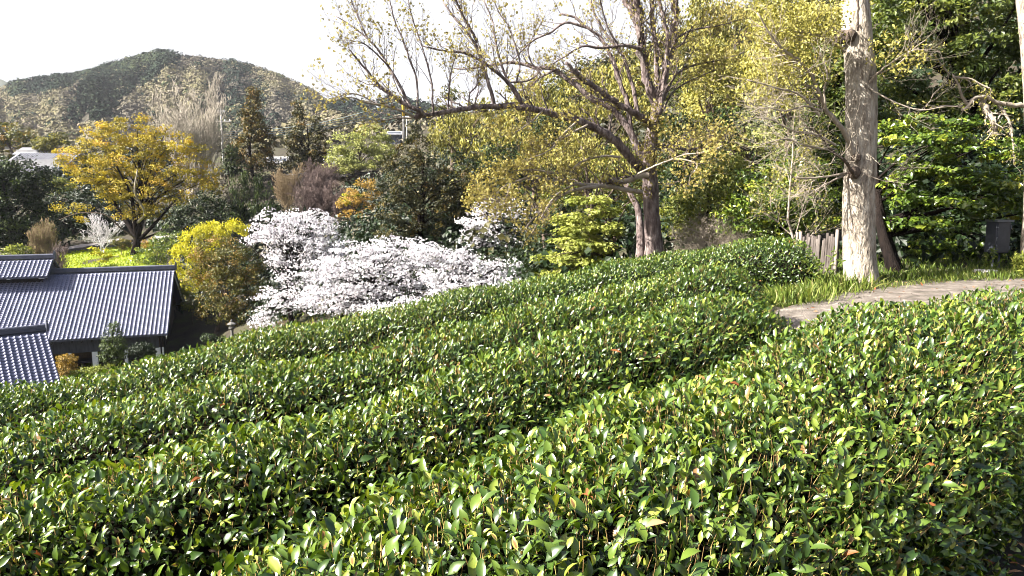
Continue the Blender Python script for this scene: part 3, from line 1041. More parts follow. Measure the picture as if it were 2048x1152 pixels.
# shoots rising from the long limb: d follows the limb
U([(989, 212), (979, 171), (968, 137), (958, 106), (948, 85), (931, 62), (914, 41), (886, 3)], 5, 2, -1.2, -1.0)
U([(955, 85), (937, 51), (920, 20), (908, -10)], 3.5, 2, -1.1, -1.4)
U([(1047, 211), (1027, 178), (1003, 154), (975, 130), (931, 106), (900, 104), (876, 99), (845, 92)], 5, 1.5, -.9, -1.5)
U([(1044, 211), (1016, 161), (1003, 130), (992, 89), (985, 44), (968, 0)], 4, 1.5, -.9, -.6)
U([(1033, 164), (1040, 130), (1030, 89), (1016, 51), (999, 27), (985, -5)], 2.5, 1.2, -.8, -.3)
U([(835, 233), (833, 161), (818, 116), (804, 75), (790, 44), (780, 3), (772, -20)], 2.6, 1.2, -2.2, -2.0)
U([(866, 226), (864, 171), (852, 120), (838, 75), (825, 38), (815, -5)], 2.6, 1.2, -2, -1.6)
U([(896, 220), (898, 185), (903, 140), (912, 110)], 2.2, 1, -1.8, -1.8)
U([(831, 236), (845, 224), (821, 214), (794, 198), (760, 173), (736, 145), (713, 116), (698, 99)], 6, 1.2, -2.2, -2.6)
U([(821, 214), (801, 174), (777, 133), (756, 99), (729, 72), (702, 51), (672, 32)], 4, 1, -2.2, -2.4)
U([(738, 82), (719, 41), (705, 7), (698, -20)], 2, 1, -2.4, -2.2)
U([(777, 133), (745, 100), (715, 82), (690, 90)], 1.8, .8, -2.3, -2.8)
U([(937, 214), (938, 200), (941, 185), (955, 168), (958, 140)], 2, 1, -1.5, -1.8)
U([(948, 215), (953, 195), (958, 175), (952, 150)], 2, 1, -1.5, -1.2)
U([(831, 236), (804, 222), (770, 212), (732, 205), (700, 195), (670, 200)], 3, .9, -2.2, -3.2, mat=TWIGPALE)
U([(833, 237), (794, 236), (770, 240), (745, 238)], 2.2, .9, -2.2, -2.9, mat=TWIGPALE)
U([(760, 212), (720, 190), (690, 188), (660, 205), (640, 215)], 1.6, .8, -2.6, -3.4, mat=TWIGPALE)
U([(1112, 140), (1080, 155), (1058, 175), (1040, 182)], 3.5, 1.2, .4, 0)
U([(1082, 150), (1060, 120), (1058, 90), (1075, 60), (1090, 30)], 2.5, 1, .4, .1)
U([(1020, 165), (1060, 160), (1085, 138), (1120, 120)], 2.2, 1, -.6, .4)
# low pale limbs
U([(1295, 350), (1269, 356), (1242, 362), (1225, 364)], 8, 6, -.3, -.6, mat=TWIGPALE)
LOW = []
LOW.append(L_([(1285, 385), (1214, 373), (1154, 368), (1129, 362), (1102, 362), (1071, 351), (1036, 362), (1008, 374), (985, 395)], 6, 1.6, -.4, -2.0, mat=TWIGPALE))
LOW.append(L_([(1200, 372), (1162, 377), (1124, 390), (1096, 414), (1080, 424), (1060, 445), (1048, 462)], 4.5, 1.4, -.8, -2.2, mat=TWIGPALE))
LOW.append(L_([(1150, 368), (1120, 385), (1100, 405), (1080, 440), (1062, 468)], 3, 1.2, -1.2, -2.6, mat=TWIGPALE))
LOW.append(L_([(1129, 362), (1130, 350), (1105, 345), (1070, 340), (1030, 340)], 3, 1.2, -1.0, -1.4, mat=TWIGPALE))
LOW.append(L_([(1020, 368), (1018, 380), (1012, 395), (1000, 402), (975, 400)], 2.4, 1, -1.8, -2.4, mat=TWIGPALE))
LOW.append(L_([(1240, 315), (1205, 312), (1160, 325), (1140, 345)], 3, 1.4, -.5, -1.2, mat=TWIGPALE))
LOW.append(L_([(1175, 250), (1135, 270), (1105, 288), (1080, 300)], 2.6, 1.2, -1, -1.6, mat=TWIGPALE))
LOW.append(L_([(1150, 246), (1120, 275), (1100, 300), (1060, 318)], 2.4, 1.2, -1.2, -2, mat=TWIGPALE))
LOW.append(L_([(1085, 222), (1060, 245), (1035, 262), (1000, 275)], 2.2, 1, -1.2, -2, mat=TWIGPALE))
RT = []
RT.append(L_([(1275, 348), (1300, 336), (1330, 324), (1355, 314), (1376, 308), (1400, 306), (1425, 300), (1450, 290)], 2.6, 1.2, -.9, -1.6, mat=TWIGPALE))
RT.append(L_([(1345, 318), (1372, 320), (1395, 330), (1380, 355), (1378, 372)], 2.4, 1, -1.2, -1.6, mat=TWIGPALE))
RT.append(L_([(1312, 290), (1340, 292), (1372, 300), (1400, 296), (1440, 298)], 6, 2, .2, 1.2))
RT.append(L_([(1325, 205), (1352, 150), (1390, 130), (1440, 120), (1490, 105)], 3.4, 1.2, .2, 1.0))
RT.append(L_([(1322, 225), (1350, 180), (1385, 160), (1430, 140)], 3, 1.2, .2, .8))
RT.append(L_([(1345, 80), (1380, 62), (1410, 55), (1445, 50), (1475, 40)], 3, 1.2, .2, .6))
# twigs and leaves
twV = MB()
leafP = []
def twigset(lst, k1, k2, ln1, ln2, nl, sprd=.05, up=.35, minr=.0028):
    for q, r in lst:
        Pp, Rp = q[None], r[None]
        a, ra = spawn(Pp, Rp, k1, (.35, .95), ln1, up, 5, tmin=.22, length=1.0, rf=.4, rmin=minr)
        b_, rb = spawn(a, ra, k2, (.4, .9), ln2, up * .7, 4, length=None, rf=.6, rmin=minr * .75)
        for pp, qq in ((a, ra), (b_, rb)):
            V, Q = tubes(pp, qq, 3)
            twV.add(V, Q)
        ends = np.concatenate([b_[:, -1], b_[:, 2], a[:, -1], a[:, 3]])
        if nl:
            m = int(len(ends) * nl)
            leafP.append(ends[rng.integers(len(ends), size=m)] + rng.normal(size=(m, 3)) * sprd)
twigset(UP, 15, 6, (.35, .85), (.35, .7), .62, .03)
twigset([big], 22, 5, (.3, .7), (.4, .7), .9)
twigset([sec], 26, 6, (.3, .9), (.4, .7), 1.1)
twigset(LOW, 15, 6, (.3, .7), (.4, .7), 1.6, .06)
twigset(RT, 13, 6, (.3, .8), (.4, .7), 2.6, .07)
twigset(LB[2:9], 12, 6, (.4, .9), (.4, .7), 1.2)
twV.build('twigs', BARKOAK, oak, kind='stuff')
# leaf sprays round the fork and before the trunk
for cx, cy, rx, ry, m in ((1310, 235, 30, 35, 160), (1330, 260, 45, 30, 220), (1290, 300, 35, 40, 160), (1310, 325, 45, 30, 200), (1270, 380, 40, 30, 160), (960, 375, 30, 40, 420), (1000, 345, 45, 35, 420), (940, 400, 18, 30, 200), (1020, 400, 40, 30, 300), (985, 415, 35, 35, 300), (1060, 330, 40, 22, 260)):
    Cw, Rw = blob_world([(cx, cy, rx, ry, -.35)], OD)
    leafP.append(Cw + rand_dir(m) * rng.random((m, 1)) ** .5 * Rw * [1, .5, 1])
lp = np.concatenate(leafP)
m = len(lp)
ln = rng.uniform(.035, .075, m)
leaves('crown', lp, unit(rand_dir(m) + np.array([0, 0, .5])), rand_dir(m) + np.array([0, 0, .3]), ln, ln * .5, 3, YOUNG, np.clip(rng.normal(.45, .25, m), 0, 1), oak)

# ------------------------------------------------------------------ pale-barked tree by the path
TD = 11.6
b1 = P(1722, 566, TD)
b1[2] = gz(b1[0], b1[1]) - .1
pale = empty('pale_barked_tree', b1)
tag(pale, 'thick pale-barked tree trunk beside the dirt path, bare twigs on it', 'tree')
q = np.concatenate([[b1], PP([(1722, 560), (1720, 530), (1718, 480), (1717, 420), (1719, 360), (1722, 300), (1723, 240), (1722, 170), (1719, 120), (1714, 75), (1712, 30), (1709, -20), (1706, -80)], TD, TD)])
q = smooth_line(q, 60)
sz = (q[:, 2] - b1[2])
s = np.linspace(0, 1, 60)
r = np.interp(s, [0, .03, .1, .3, .38, .6, .75, .8, .86, 1], [36, 34, 31, 28.5, 30, 27.5, 27, 28, 25, 22]) * TD / F_PX
Vt, Qt = tubes(q[None], r[None], 28)
Vt = Vt.reshape(60, 28, 3)
cen = q[:, None]
dv = Vt - cen
lump = 1 + .035 * np.sin(np.arange(28)[None] * .9 + s[:, None] * 17) + .02 * rng.normal(size=(60, 28))
mb = MB(); mb.add((cen + dv * lump[..., None]).reshape(-1, 3), Qt); mb.build('trunk', BARKPALE, pale)
for (bx, by, rr_, dd) in ((1683, 74, 13, -.05), (1700, 72, 12, -.14), (1708, 345, 12, -.2), (1712, 315, 9, -.22)):
    c = P(bx, by, TD + dd)
    a = np.linspace(0, math.pi, 7)
    rad = rr_ * TD / F_PX
    mb = MB()
    mb.tube(np.array([c + [0, 0, -rad * math.cos(t)] for t in a]), [rad * (.25 + .8 * math.sin(t)) * rng.uniform(.85, 1.15) for t in a], 9)
    mb.build('burl', BARK, pale)
PB = []
def B_(pts, r0, r1, d0, d1, mat=TWIGPALE):
    PB.append(limb(pts, r0, r1, d0, d1, 'branch', 6, mat, pale, TD)); return PB[-1]
B_([(1708, 310), (1690, 265), (1670, 240), (1650, 215), (1640, 190), (1622, 150), (1600, 122), (1562, 95), (1535, 60), (1515, 25)], 7, 1.6, -.2, -1.0)
B_([(1712, 355), (1705, 345), (1690, 322), (1662, 300), (1640, 270), (1610, 250)], 5, 1.5, -.25, -.9, BARK)
B_([(1690, 102), (1665, 85), (1632, 70), (1592, 63), (1560, 62)], 4.5, 1.4, -.1, -.7)
B_([(1694, 346), (1660, 352), (1620, 356), (1590, 355), (1572, 340)], 3.4, 1.2, -.1, -.5)
B_([(1690, 350), (1655, 366), (1630, 382)], 3, 1.2, -.1, -.4)
B_([(1652, 215), (1648, 180), (1655, 150), (1640, 105)], 2.6, 1, -.7, -.9)
B_([(1640, 232), (1600, 190), (1560, 178), (1530, 170), (1495, 160)], 3, 1.1, -.6, -1.2)
B_([(1642, 222), (1610, 212), (1570, 222), (1530, 215), (1500, 225)], 2.8, 1, -.6, -1.2)
B_([(1670, 290), (1630, 268), (1585, 262), (1545, 240), (1515, 235)], 3, 1, -.4, -1.0)
B_([(1662, 300), (1615, 292), (1570, 278), (1520, 290)], 2.6, 1, -.4, -1.0)
B_([(1738, 165), (1760, 142), (1790, 120), (1815, 105), (1838, 97)], 3, 1.1, -.2, -.5)
B_([(1740, 155), (1790, 132), (1830, 95), (1850, 80)], 2.2, .9, -.2, -.6)
B_([(1735, 175), (1780, 200), (1838, 220), (1890, 212)], 2.2, 1, -.2, -.6)
B_([(1715, 62), (1716, 30), (1716, -10)], 2.6, 2.2, -.36, -.36, BARK)
B_([(1695, 40), (1690, 10), (1686, -20)], 6, 5, 0, .1)
B_([(1738, 352), (1770, 362), (1800, 362)], 1.6, .8, -.2, -.4)
B_([(1738, 310), (1752, 322), (1760, 330)], 1.6, .8, -.2, -.4)
tw = MB()
for (q, r), k1, k2, k3 in zip(PB, [24, 12, 13, 12, 9, 9, 16, 14, 14, 12, 9, 8, 6, 0, 0, 5, 3], [7] * 17, [2] * 17):
    if not k1: continue
    a, ra = spawn(q[None], r[None], k1, (.4, 1.1), (.35, .9), .12, 5, tmin=.25, length=1.0, rf=.45, rmin=.0026, wob=.18)
    b_, rb = spawn(a, ra, k2, (.35, .9), (.35, .7), .15, 4, rf=.6, rmin=.0020)
    for pp, qq in ((a, ra), (b_, rb)):
        V, Q = tubes(pp, qq, 3); tw.add(V, Q)
tw.build('twigs', TWIGPALE, pale, kind='stuff')
lp = []
for bl, m in (((1800, 110, 60, 50), 500), ((1600, 110, 70, 90), 2600), ((1560, 40, 60, 60), 1800), ((1660, 40, 40, 40), 500), ((1530, 160, 50, 60), 1200)):
    Cw, Rw = blob_world([bl + (-.5,)], TD)
    cl = Cw + rand_dir(m // 9) * rng.random((m // 9, 1)) ** .4 * Rw
    lp.append((cl[:, None] + rng.normal(size=(len(cl), 9, 3)) * .05).reshape(-1, 3))
lp = np.concatenate(lp); m = len(lp); ln = rng.uniform(.03, .065, m)
leaves('crown', lp, unit(rand_dir(m) + np.array([0, 0, .3])), rand_dir(m) + np.array([0, 0, .4]), ln, ln * .6, 2, YELLOW, np.clip(rng.normal(.65, .22, m), 0, 1), pale)

# ------------------------------------------------------------------ trees and bushes on the right
tree('camellia_bush', 'broad glossy dark green evergreen right of the pale trunk, in flat tiers', 'bush', (1790, 548, 13.0),
     [(1850, 285, 90, 16), (1950, 300, 90, 21, .6), (1830, 330, 80, 16), (1900, 350, 100, 19), (2000, 370, 90, 19), (2070, 300, 70, 31, .6), (1820, 400, 76, 14), (1900, 410, 95, 16), (1985, 400, 70, 15),
      (1830, 445, 65, 14), (1890, 455, 55, 14), (1960, 425, 60, 11), (2060, 420, 60, 31, .5), (1800, 370, 40, 19, .3), (1880, 250, 100, 19, 1.0), (1780, 270, 40, 25, .6), (1960, 500, 60, 25, 1.4), (1860, 500, 60, 21, 1.5)],
     CAMELLIA, 15000, .105, K=420, clump=.22, flat=.35, crown_in=.3, bark=BARKDARKSHADE, tr=.13, limbs=16, fork=.3, kind=2, upn=.8, twigs=0, tint=(.52, .2), wid=.5, parts300=300, top=.5,
     lean=np.array([-.15, 0, 0]), trunk_top=P(1750, 300, 13.6))
tree('evergreen_tree', 'tall dense dark evergreen high behind the glossy bush at the right edge', 'tree', (1900, 520, 19),
     [(1850, 60, 90, 70), (1950, 40, 110, 90), (2010, 150, 90, 80), (1860, 160, 90, 70), (1790, 190, 60, 80), (1940, 210, 110, 50), (1780, 70, 50, 60), (2060, 60, 60, 80), (1900, -40, 150, 60)],
     GREENY, 17000, .13, K=330, clump=.38, flat=.45, crown_in=.4, bark=BARKDARKSHADE, tr=.25, limbs=24, fork=.35, tint=(.20, .2), twigs=2)
tree('evergreen_tree', 'dark leafy evergreen close behind the pale trunk, left side', 'tree', (1650, 520, 18),
     [(1650, 250, 60, 80), (1700, 150, 60, 90), (1640, 160, 50, 60), (1620, 340, 60, 60), (1680, 380, 50, 50), (1760, 60, 50, 70)],
     GREENY, 11000, .12, K=200, clump=.4, flat=.6, bark=BARKDARKSHADE, tr=.2, limbs=16, tint=(.26, .2), twigs=2)
tree('evergreen_shrub', 'glossy mid-green shrub mass behind the paling fence', 'shrub', (1560, 520, 16),
     [(1600, 400, 60, 45), (1530, 390, 60, 60), (1640, 430, 40, 40), (1560, 450, 60, 30), (1480, 440, 50, 40), (1590, 340, 60, 30)],
     CAMELLIA, 9500, .085, K=260, clump=.3, flat=.5, bark=BARKDARKSHADE, tr=.07, limbs=20, tint=(.55, .22), twigs=2, twigmat=TWIGBROWN)
tree('evergreen_shrub', 'yellow-green leafy shrub right of the oak trunk base', 'shrub', (1410, 500, 17),
     [(1400, 400, 60, 35), (1460, 380, 50, 50), (1360, 430, 45, 40), (1420, 450, 70, 30), (1440, 330, 50, 40)],
     GREENY, 8000, .085, K=230, clump=.3, flat=.5, bark=BARKDARKSHADE, tr=.06, limbs=20, tint=(.62, .22), twigs=3, twigmat=TWIGPALE)
bare('twiggy_shrub', 'dry pale twiggy shrub low between oak trunk and tea row', 'shrub', (1430, 505, 16.5), (1440, 455), 75, TWIGPALE, (12, 7, 4), .012, (.5, 1.2), stems=7, up=.12, rmin=.0032)
bare('twiggy_tree', 'tangle of bare pale twigs just left of the pale trunk', 'tree', (1590, 520, 13.6), (1590, 190), 70, TWIGPALE, (16, 8, 5), .03, (.4, 1.0), up=.1, leafmat=YELLOW, nleaf=2500, leafsize=.05, rmin=.0028)
tree('slender_tree', 'slender straight tree trunk standing alone behind the oak, right of it', 'tree', (1422, 480, 27), [(1430, 200, 50, 60), (1420, 120, 50, 50)], YELLOW, 2600, .14, K=70, clump=.5, bark=BARK, tr=.2, limbs=10, twigs=3, tint=(.5, .25), trunk_top=P(1428, 120, 27))
# the slope behind: many trees of yellow-green spring foliage
SL = [
 ('yellow_tree', 'bright yellow-green tree arching high left of the pale trunk', (1560, 400, 30), [(1560, 90, 70, 80), (1620, 60, 60, 70), (1500, 130, 50, 60), (1580, 190, 60, 50)], YELLOW, 7000, .17, .68),
 ('yellow_tree', 'olive-yellow tree behind the right forks of the oak', (1450, 400, 38), [(1440, 140, 60, 60), (1490, 180, 60, 60), (1400, 190, 50, 50), (1420, 80, 40, 40), (1400, 40, 40, 40)], YELLOW, 7500, .19, .38),
 ('budding_tree', 'pale olive budding tree on the slope right of the slender trunk', (1510, 420, 33), [(1500, 270, 70, 60), (1450, 300, 50, 50), (1560, 290, 50, 50), (1390, 290, 40, 40)], PALEG, 7500, .16, .42),
 ('yellow_tree', 'yellow-leaved tree on the slope right behind the broken stub limb', (1180, 400, 48), [(1160, 200, 70, 50), (1220, 180, 60, 60), (1130, 250, 60, 50), (1200, 290, 70, 50), (1270, 190, 50, 60)], YELLOW, 8500, .23, .5),
 ('yellow_tree', 'rounded yellow tree under the middle of the long oak limb', (1060, 400, 52), [(1060, 190, 50, 45), (1040, 260, 70, 40), (990, 280, 55, 40), (1100, 300, 55, 45)], YELLOW, 7500, .23, .55),
 ('yellow_tree', 'thin yellow-olive tree left end of the slope below the oak limb tip', (925, 380, 62), [(930, 260, 50, 40), (890, 275, 35, 40), (960, 230, 40, 30), (950, 320, 50, 30)], YELLOW, 5500, .25, .42),
 ('evergreen_tree', 'slim dark evergreen poking above the oak limb against the sky', (905, 350, 75), [(900, 175, 16, 25), (905, 205, 28, 30), (885, 235, 30, 25), (920, 250, 35, 25)], OLIVEB, 3200, .26, .25),
 ('evergreen_tree', 'dark green tree in the hollow below the oak limb', (1090, 440, 44), [(1100, 260, 40, 35), (1060, 330, 45, 45), (1000, 310, 40, 40), (1130, 340, 40, 30)], EVER, 6500, .2, .5),
 ('budding_tree', 'pale yellow budding tree left of the oak trunk, above its low limbs', (1180, 470, 27), [(1180, 300, 60, 40), (1130, 310, 45, 35), (1230, 340, 50, 40), (1070, 320, 40, 30), (1150, 345, 50, 25)], YELLOW, 5200, .11, .6),
 ('evergreen_tree', 'dark evergreen in deep shade right of the oak trunk', (1360, 470, 24), [(1350, 260, 50, 40), (1400, 330, 50, 40), (1350, 340, 40, 40), (1450, 250, 40, 40)], EVER, 6000, .13, .55),
 ('evergreen_tree', 'dark evergreen in deep shade behind the light green maple', (1150, 520, 32), [(1140, 430, 60, 40), (1090, 470, 60, 50), (1190, 500, 50, 40), (1040, 430, 40, 30)], EVER, 6500, .15, .3),
 ('budding_tree', 'tall olive budding tree at the top right of the forked oak', (1400, 380, 46), [(1380, 20, 50, 50), (1440, 40, 50, 50), (1500, 30, 50, 60), (1540, 0, 40, 40), (1360, 110, 40, 40)], YELLOW, 6500, .2, .35),
 ('budding_tree', 'faint pinkish-white flowering tree glimpsed between the oak forks', (1370, 300, 70), [(1375, 130, 30, 16), (1340, 145, 25, 12), (1410, 115, 22, 14)], BLOSSOM, 1500, .3, .35),
 ('evergreen_tree', 'mottled green tree on the slope far behind the slender trunk', (1480, 300, 60), [(1480, 210, 60, 50), (1540, 220, 60, 50), (1420, 230, 50, 40), (1390, 170, 40, 40), (1350, 190, 40, 40)], GREENY, 6000, .25, .5),
 ('evergreen_tree', 'dark green tree on the slope far behind the forked oak stems', (1280, 300, 68), [(1260, 170, 45, 35), (1300, 200, 50, 40), (1220, 230, 50, 40), (1180, 240, 40, 40)], OLIVEB, 5000, .27, .35),
 ('evergreen_tree', 'olive evergreen behind the yellow shrubs, left of the oak trunk', (1220, 440, 36), [(1230, 330, 55, 45), (1180, 380, 55, 40), (1260, 390, 40, 45), (1120, 390, 50, 35)], GREENY, 6500, .16, .45),
]
for nm, lb, bs, bl, mt, n, sz, tn in SL:
    n = int(n * .5)
    tree(nm, lb, 'shrub' if 'shrub' in nm else 'tree', bs, bl, mt, n, sz, K=max(60, n // 26), clump=sz * 2.4, flat=.7, bark=BARK, tr=.10 + .002 * bs[2], limbs=14, twigs=3, tint=(tn, .2), twigmat=TWIGBROWN,
         upright=.55 if mt in (YELLOW, YOUNG) else 0, crown_in=.35)

# maple
mp = tree('maple_tree', 'light green maple with flat layered sprays and a crooked thin trunk', 'tree', (1247, 530, 21),
     [(1180, 402, 46, 9), (1210, 425, 40, 9), (1150, 440, 45, 10), (1195, 455, 50, 10), (1125, 487, 42, 9), (1175, 490, 55, 10), (1095, 515, 32, 9), (1150, 520, 52, 10), (1205, 500, 40, 10), (1090, 548, 30, 8), (1130, 550, 45, 9), (1190, 545, 40, 9), (1230, 470, 25, 10), (1100, 570, 30, 8), (1170, 470, 60, 30, 1), (1150, 530, 60, 30, 1)],
     MAPLE, 11000, .08, K=420, clump=.22, flat=.5, crown_in=.1, bark=BARK, tr=.075, limbs=26, fork=.3, kind=3, upn=1.2, twigs=2, tint=(.55, .25), wid=.8, twigmat=TWIGBROWN,
     trunk_top=P(1250, 418, 21), lean=np.array([-.28, 0, 0]))
# leaning dark trunk under the maple and the leaning one by the pale tree
bare('leaning_trunk', 'short black leaning trunk in the shade under the maple', 'tree', (1192, 552, 24), (1172, 490), 12, BARKDARKSHADE, (3, 2), .13, (.5, 1.0))
lt = P(1797, 562, 12.6); lt[2] = gz(lt[0], lt[1]) - .1
o = empty('leaning_trunk', lt); tag(o, 'short leaning trunk coloured black for shade, right of the pale tree, on the path edge', 'tree')
mb = MB(); mb.tube(smooth_line(np.array([lt, P(1788, 535, 12.6), P(1776, 505, 12.7), P(1765, 470, 12.9), P(1755, 420, 13.2)]), 10), np.linspace(13, 8, 10) * 12.6 / F_PX, 10); mb.build('trunk', BARKDARKSHADE, o)

# tree at the right edge with twisted pale branches
ED = 12.4
b2 = P(2078, 560, ED); b2[2] = gz(b2[0], b2[1]) - .1
edge = empty('twisted_tree', b2); tag(edge, 'grey tree at the right edge with twisted bare branches', 'tree')
q = smooth_line(np.concatenate([[b2], PP([(2068, 530), (2064, 480), (2066, 400), (2066, 300), (2062, 200), (2056, 120), (2050, 60), (2040, -20)], ED)]), 30)
mb = MB(); mb.tube(q, np.interp(np.linspace(0, 1, 30), [0, .2, 1], [26, 17, 9]) * ED / F_PX, 12); mb.build('trunk', BARKPALE, edge)
EB = []
for pts, a, b in (([(2062, 212), (2010, 208), (1985, 200), (1965, 192), (1945, 200), (1935, 215), (1925, 218)], 6, 3),
                  ([(1938, 215), (1925, 195), (1915, 165), (1905, 150)], 4, 1.5), ([(1960, 195), (1975, 220), (1985, 245), (1992, 270)], 9, 6),
                  ([(1985, 200), (2005, 218), (2020, 245), (2025, 285), (2028, 330)], 4, 1.5), ([(1905, 153), (1940, 158), (1965, 170), (1985, 180)], 3, 1.5), ([(2010, 220), (1990, 245), (1975, 265)], 2, 1),
                  ([(1925, 213), (1880, 212), (1845, 222), (1820, 215)], 2, 1), ([(1900, 150), (1880, 125), (1870, 110)], 2, 1)):
    EB.append(limb(pts, a, b, -.1, -.3, 'branch', 7, TWIGPALE, edge, ED))
tw = MB(); lp = []
for q, r in EB:
    a, ra = spawn(q[None], r[None], 7, (.4, 1.1), (.15, .4), -.1, 4, length=1.0, rf=.35, rmin=.0022)
    b_, rb = spawn(a, ra, 3, (.4, .9), (.4, .8), -.1, 3, rf=.6, rmin=.002)
    for pp, qq in ((a, ra), (b_, rb)):
        V, Q = tubes(pp, qq, 3); tw.add(V, Q)
    lp.append(b_[:, -1])
tw.build('twigs', TWIGPALE, edge, kind='stuff')
lp = np.concatenate(lp); lp = np.repeat(lp, 3, 0) + rng.normal(size=(len(lp) * 3, 3)) * .04; m = len(lp); ln = rng.uniform(.03, .055, m)
leaves('crown', lp, rand_dir(m), rand_dir(m), ln, ln * .6, 2, YELLOW, np.clip(rng.normal(.7, .2, m), 0, 1), edge)

# ------------------------------------------------------------------ cherries
CH = [
 ('white cherry tree in full bloom beside the golden bush', (585, 662, 46), [(550, 440, 40, 18), (610, 440, 50, 16), (650, 460, 30, 20), (570, 465, 55, 18), (530, 470, 30, 14), (600, 490, 60, 18), (640, 500, 50, 18), (560, 515, 30, 14), (600, 540, 50, 24), (530, 640, 26, 14), (560, 600, 50, 20), (620, 580, 50, 30), (510, 480, 20, 10)], 12000),
 ('widest white cherry tree in full bloom, behind the middle of the tea rows', (745, 655, 42), [(720, 500, 50, 16), (780, 495, 55, 18), (840, 500, 35, 18), (690, 530, 50, 20), (750, 535, 70, 22), (820, 540, 55, 22), (680, 570, 55, 22), (640, 600, 50, 22), (740, 610, 60, 20), (660, 540, 50, 20), (830, 610, 60, 18), (740, 575, 60, 18), (860, 580, 50, 20), (800, 590, 60, 20), (700, 610, 40, 14)], 14000),
 ('white cherry tree in bloom just left of the light green maple', (960, 620, 38), [(960, 545, 60, 18), (1010, 540, 45, 16), (900, 570, 50, 20), (1030, 560, 34, 14), (960, 580, 60, 16), (890, 600, 40, 14), (920, 520, 30, 16), (870, 550, 30, 14), (960, 610, 60, 12), (1000, 570, 60, 14), (1040, 575, 36, 12), (880, 520, 40, 16), (1010, 598, 50, 10), (850, 500, 30, 12), (910, 540, 40, 16)], 9500),
 ('white cherry tree in shade under the low pale oak limbs', (1000, 560, 50), [(1000, 415, 50, 14), (960, 440, 45, 14), (1050, 425, 34, 14), (980, 465, 50, 14), (940, 490, 30, 14), (1060, 455, 30, 10), (1010, 490, 40, 12), (960, 515, 30, 10)], 6500),
 ('low white blossom spray touching the tea rows', (770, 648, 36), [(760, 622, 26, 9), (800, 618, 30, 8), (830, 605, 30, 8), (735, 632, 14, 6)], 2400),
]
for lb, bs, bl, n in CH:
    bl = [(b_[0], b_[1], b_[2] * 1.12, b_[3] * 1.45) for b_ in bl]
    tree('cherry_tree', lb, 'cherry tree', bs, bl, BLOSSOM, int(n * 1.05), .12, group='cherry trees in bloom below the tea rows', K=n // 14, clump=.5, flat=.3, crown_in=.05, bark=BARKDARKSHADE, tr=.16, limbs=60, fork=.25, upn=.4, twigs=4, tint=(.6, .25), wid=.8, limb_r=.45)

# ------------------------------------------------------------------ left and middle distance
GT = 78
gt = tree('golden_tree', 'wide golden-leaved tree with forked trunk standing on the lawn', 'tree', (270, 510, GT),
     [(270, 262, 75, 30), (200, 285, 55, 32), (340, 285, 60, 34), (150, 320, 40, 30), (260, 310, 90, 36), (390, 330, 50, 36), (330, 340, 70, 34), (180, 350, 60, 28), (250, 370, 70, 30), (220, 385, 40, 22), (340, 385, 60, 26), (420, 360, 30, 30), (270, 420, 50, 20), (145, 415, 34, 10), (175, 435, 20, 8), (320, 425, 40, 16)],
     GOLD, 24000, .24, K=420, clump=.8, flat=.5, crown_in=.2, bark=BARKDARKSHADE, tr=.40, limbs=34, fork=.17, upn=.5, twigs=3, tint=(.5, .24), limb_r=.28, twigmat=TWIGPALE)
for pts, a, b, mt in (([(272, 475), (258, 450), (240, 425), (222, 395), (200, 370)], 7, 2.5, BARKDARKSHADE), ([(270, 460), (285, 440), (292, 405), (300, 370), (320, 330)], 6, 2, BARKDARKSHADE), ([(275, 480), (262, 470), (240, 455), (215, 432), (185, 425), (150, 428), (118, 440)], 2.4, .8, BARK),
                      ([(280, 478), (300, 458), (325, 430), (350, 400)], 5, 2, BARKDARKSHADE), ([(272, 470), (268, 430), (262, 390), (245, 355), (232, 330)], 5.5, 2, BARKDARKSHADE), ([(285, 478), (305, 470), (320, 465)], 3, 1.5, BARKDARKSHADE), ([(275, 445), (290, 425), (270, 385), (275, 340)], 4, 1.5, TWIGPALE)):
    limb(pts, a, b, 0, rng.normal() * 2, 'limb', 6, mt, gt, GT)
bare('bare_tree', 'fan-shaped leafless pale tree behind the golden tree', 'tree', (385, 345, 100), (378, 190), 62, TWIGCREAM, (9, 6, 4), .13, (.15, .5), up=.35, stems=12, rmin=.034)
bare('bare_tree', 'small ash-white leafless tree on the lawn left of the golden tree', 'tree', (207, 500, 84), (205, 445), 34, TWIGWHITE, (9, 5, 3), .07, (.35, .9), up=.2, stems=4, rmin=.02)
bare('twiggy_shrub', 'upright pale twiggy shrub above the raised roof', 'shrub', (82, 522, 72), (82, 458), 24, TWIGBROWN, (12, 7, 5), .04, (.2, .6), up=.4, stems=8, rmin=.022, leafmat=PALEG, nleaf=900, leafsize=.13)
bare('twiggy_shrub', 'reddish twiggy shrub right behind the gable of the raised roof', 'shrub', (118, 535, 70), (112, 495), 16, TWIGPURPLE, (9, 6, 4), .03, (.3, .8), up=.3, stems=6, rmin=.018)
T = tree
T('young_tree', 'small bright yellow-green sapling in the middle of the lawn', 'tree', (203, 533, 66), [(195, 505, 18, 6), (210, 512, 14, 6), (185, 498, 8, 4), (205, 520, 10, 5), (215, 500, 6, 4)], GOLDBUSH, 500, .2, K=40, clump=.3, flat=.4, tr=.04, limbs=10, tint=(.4, .2))
T('garden_bush', 'bright green bush at the left edge above the raised roof', 'bush', (18, 528, 66), [(18, 505, 18, 9), (35, 498, 14, 10), (5, 515, 14, 8)], MAPLE, 900, .2, K=40, clump=.3, tr=.03, limbs=6, tint=(.35, .25))
T('garden_bush', 'grey-green loose bush between bright bush and twiggy shrub', 'bush', (48, 525, 68), [(48, 505, 18, 14), (60, 515, 14, 10)], GREENY, 900, .2, K=40, clump=.3, tr=.03, limbs=6, tint=(.5, .25), twigs=3, twigmat=TWIGBROWN)
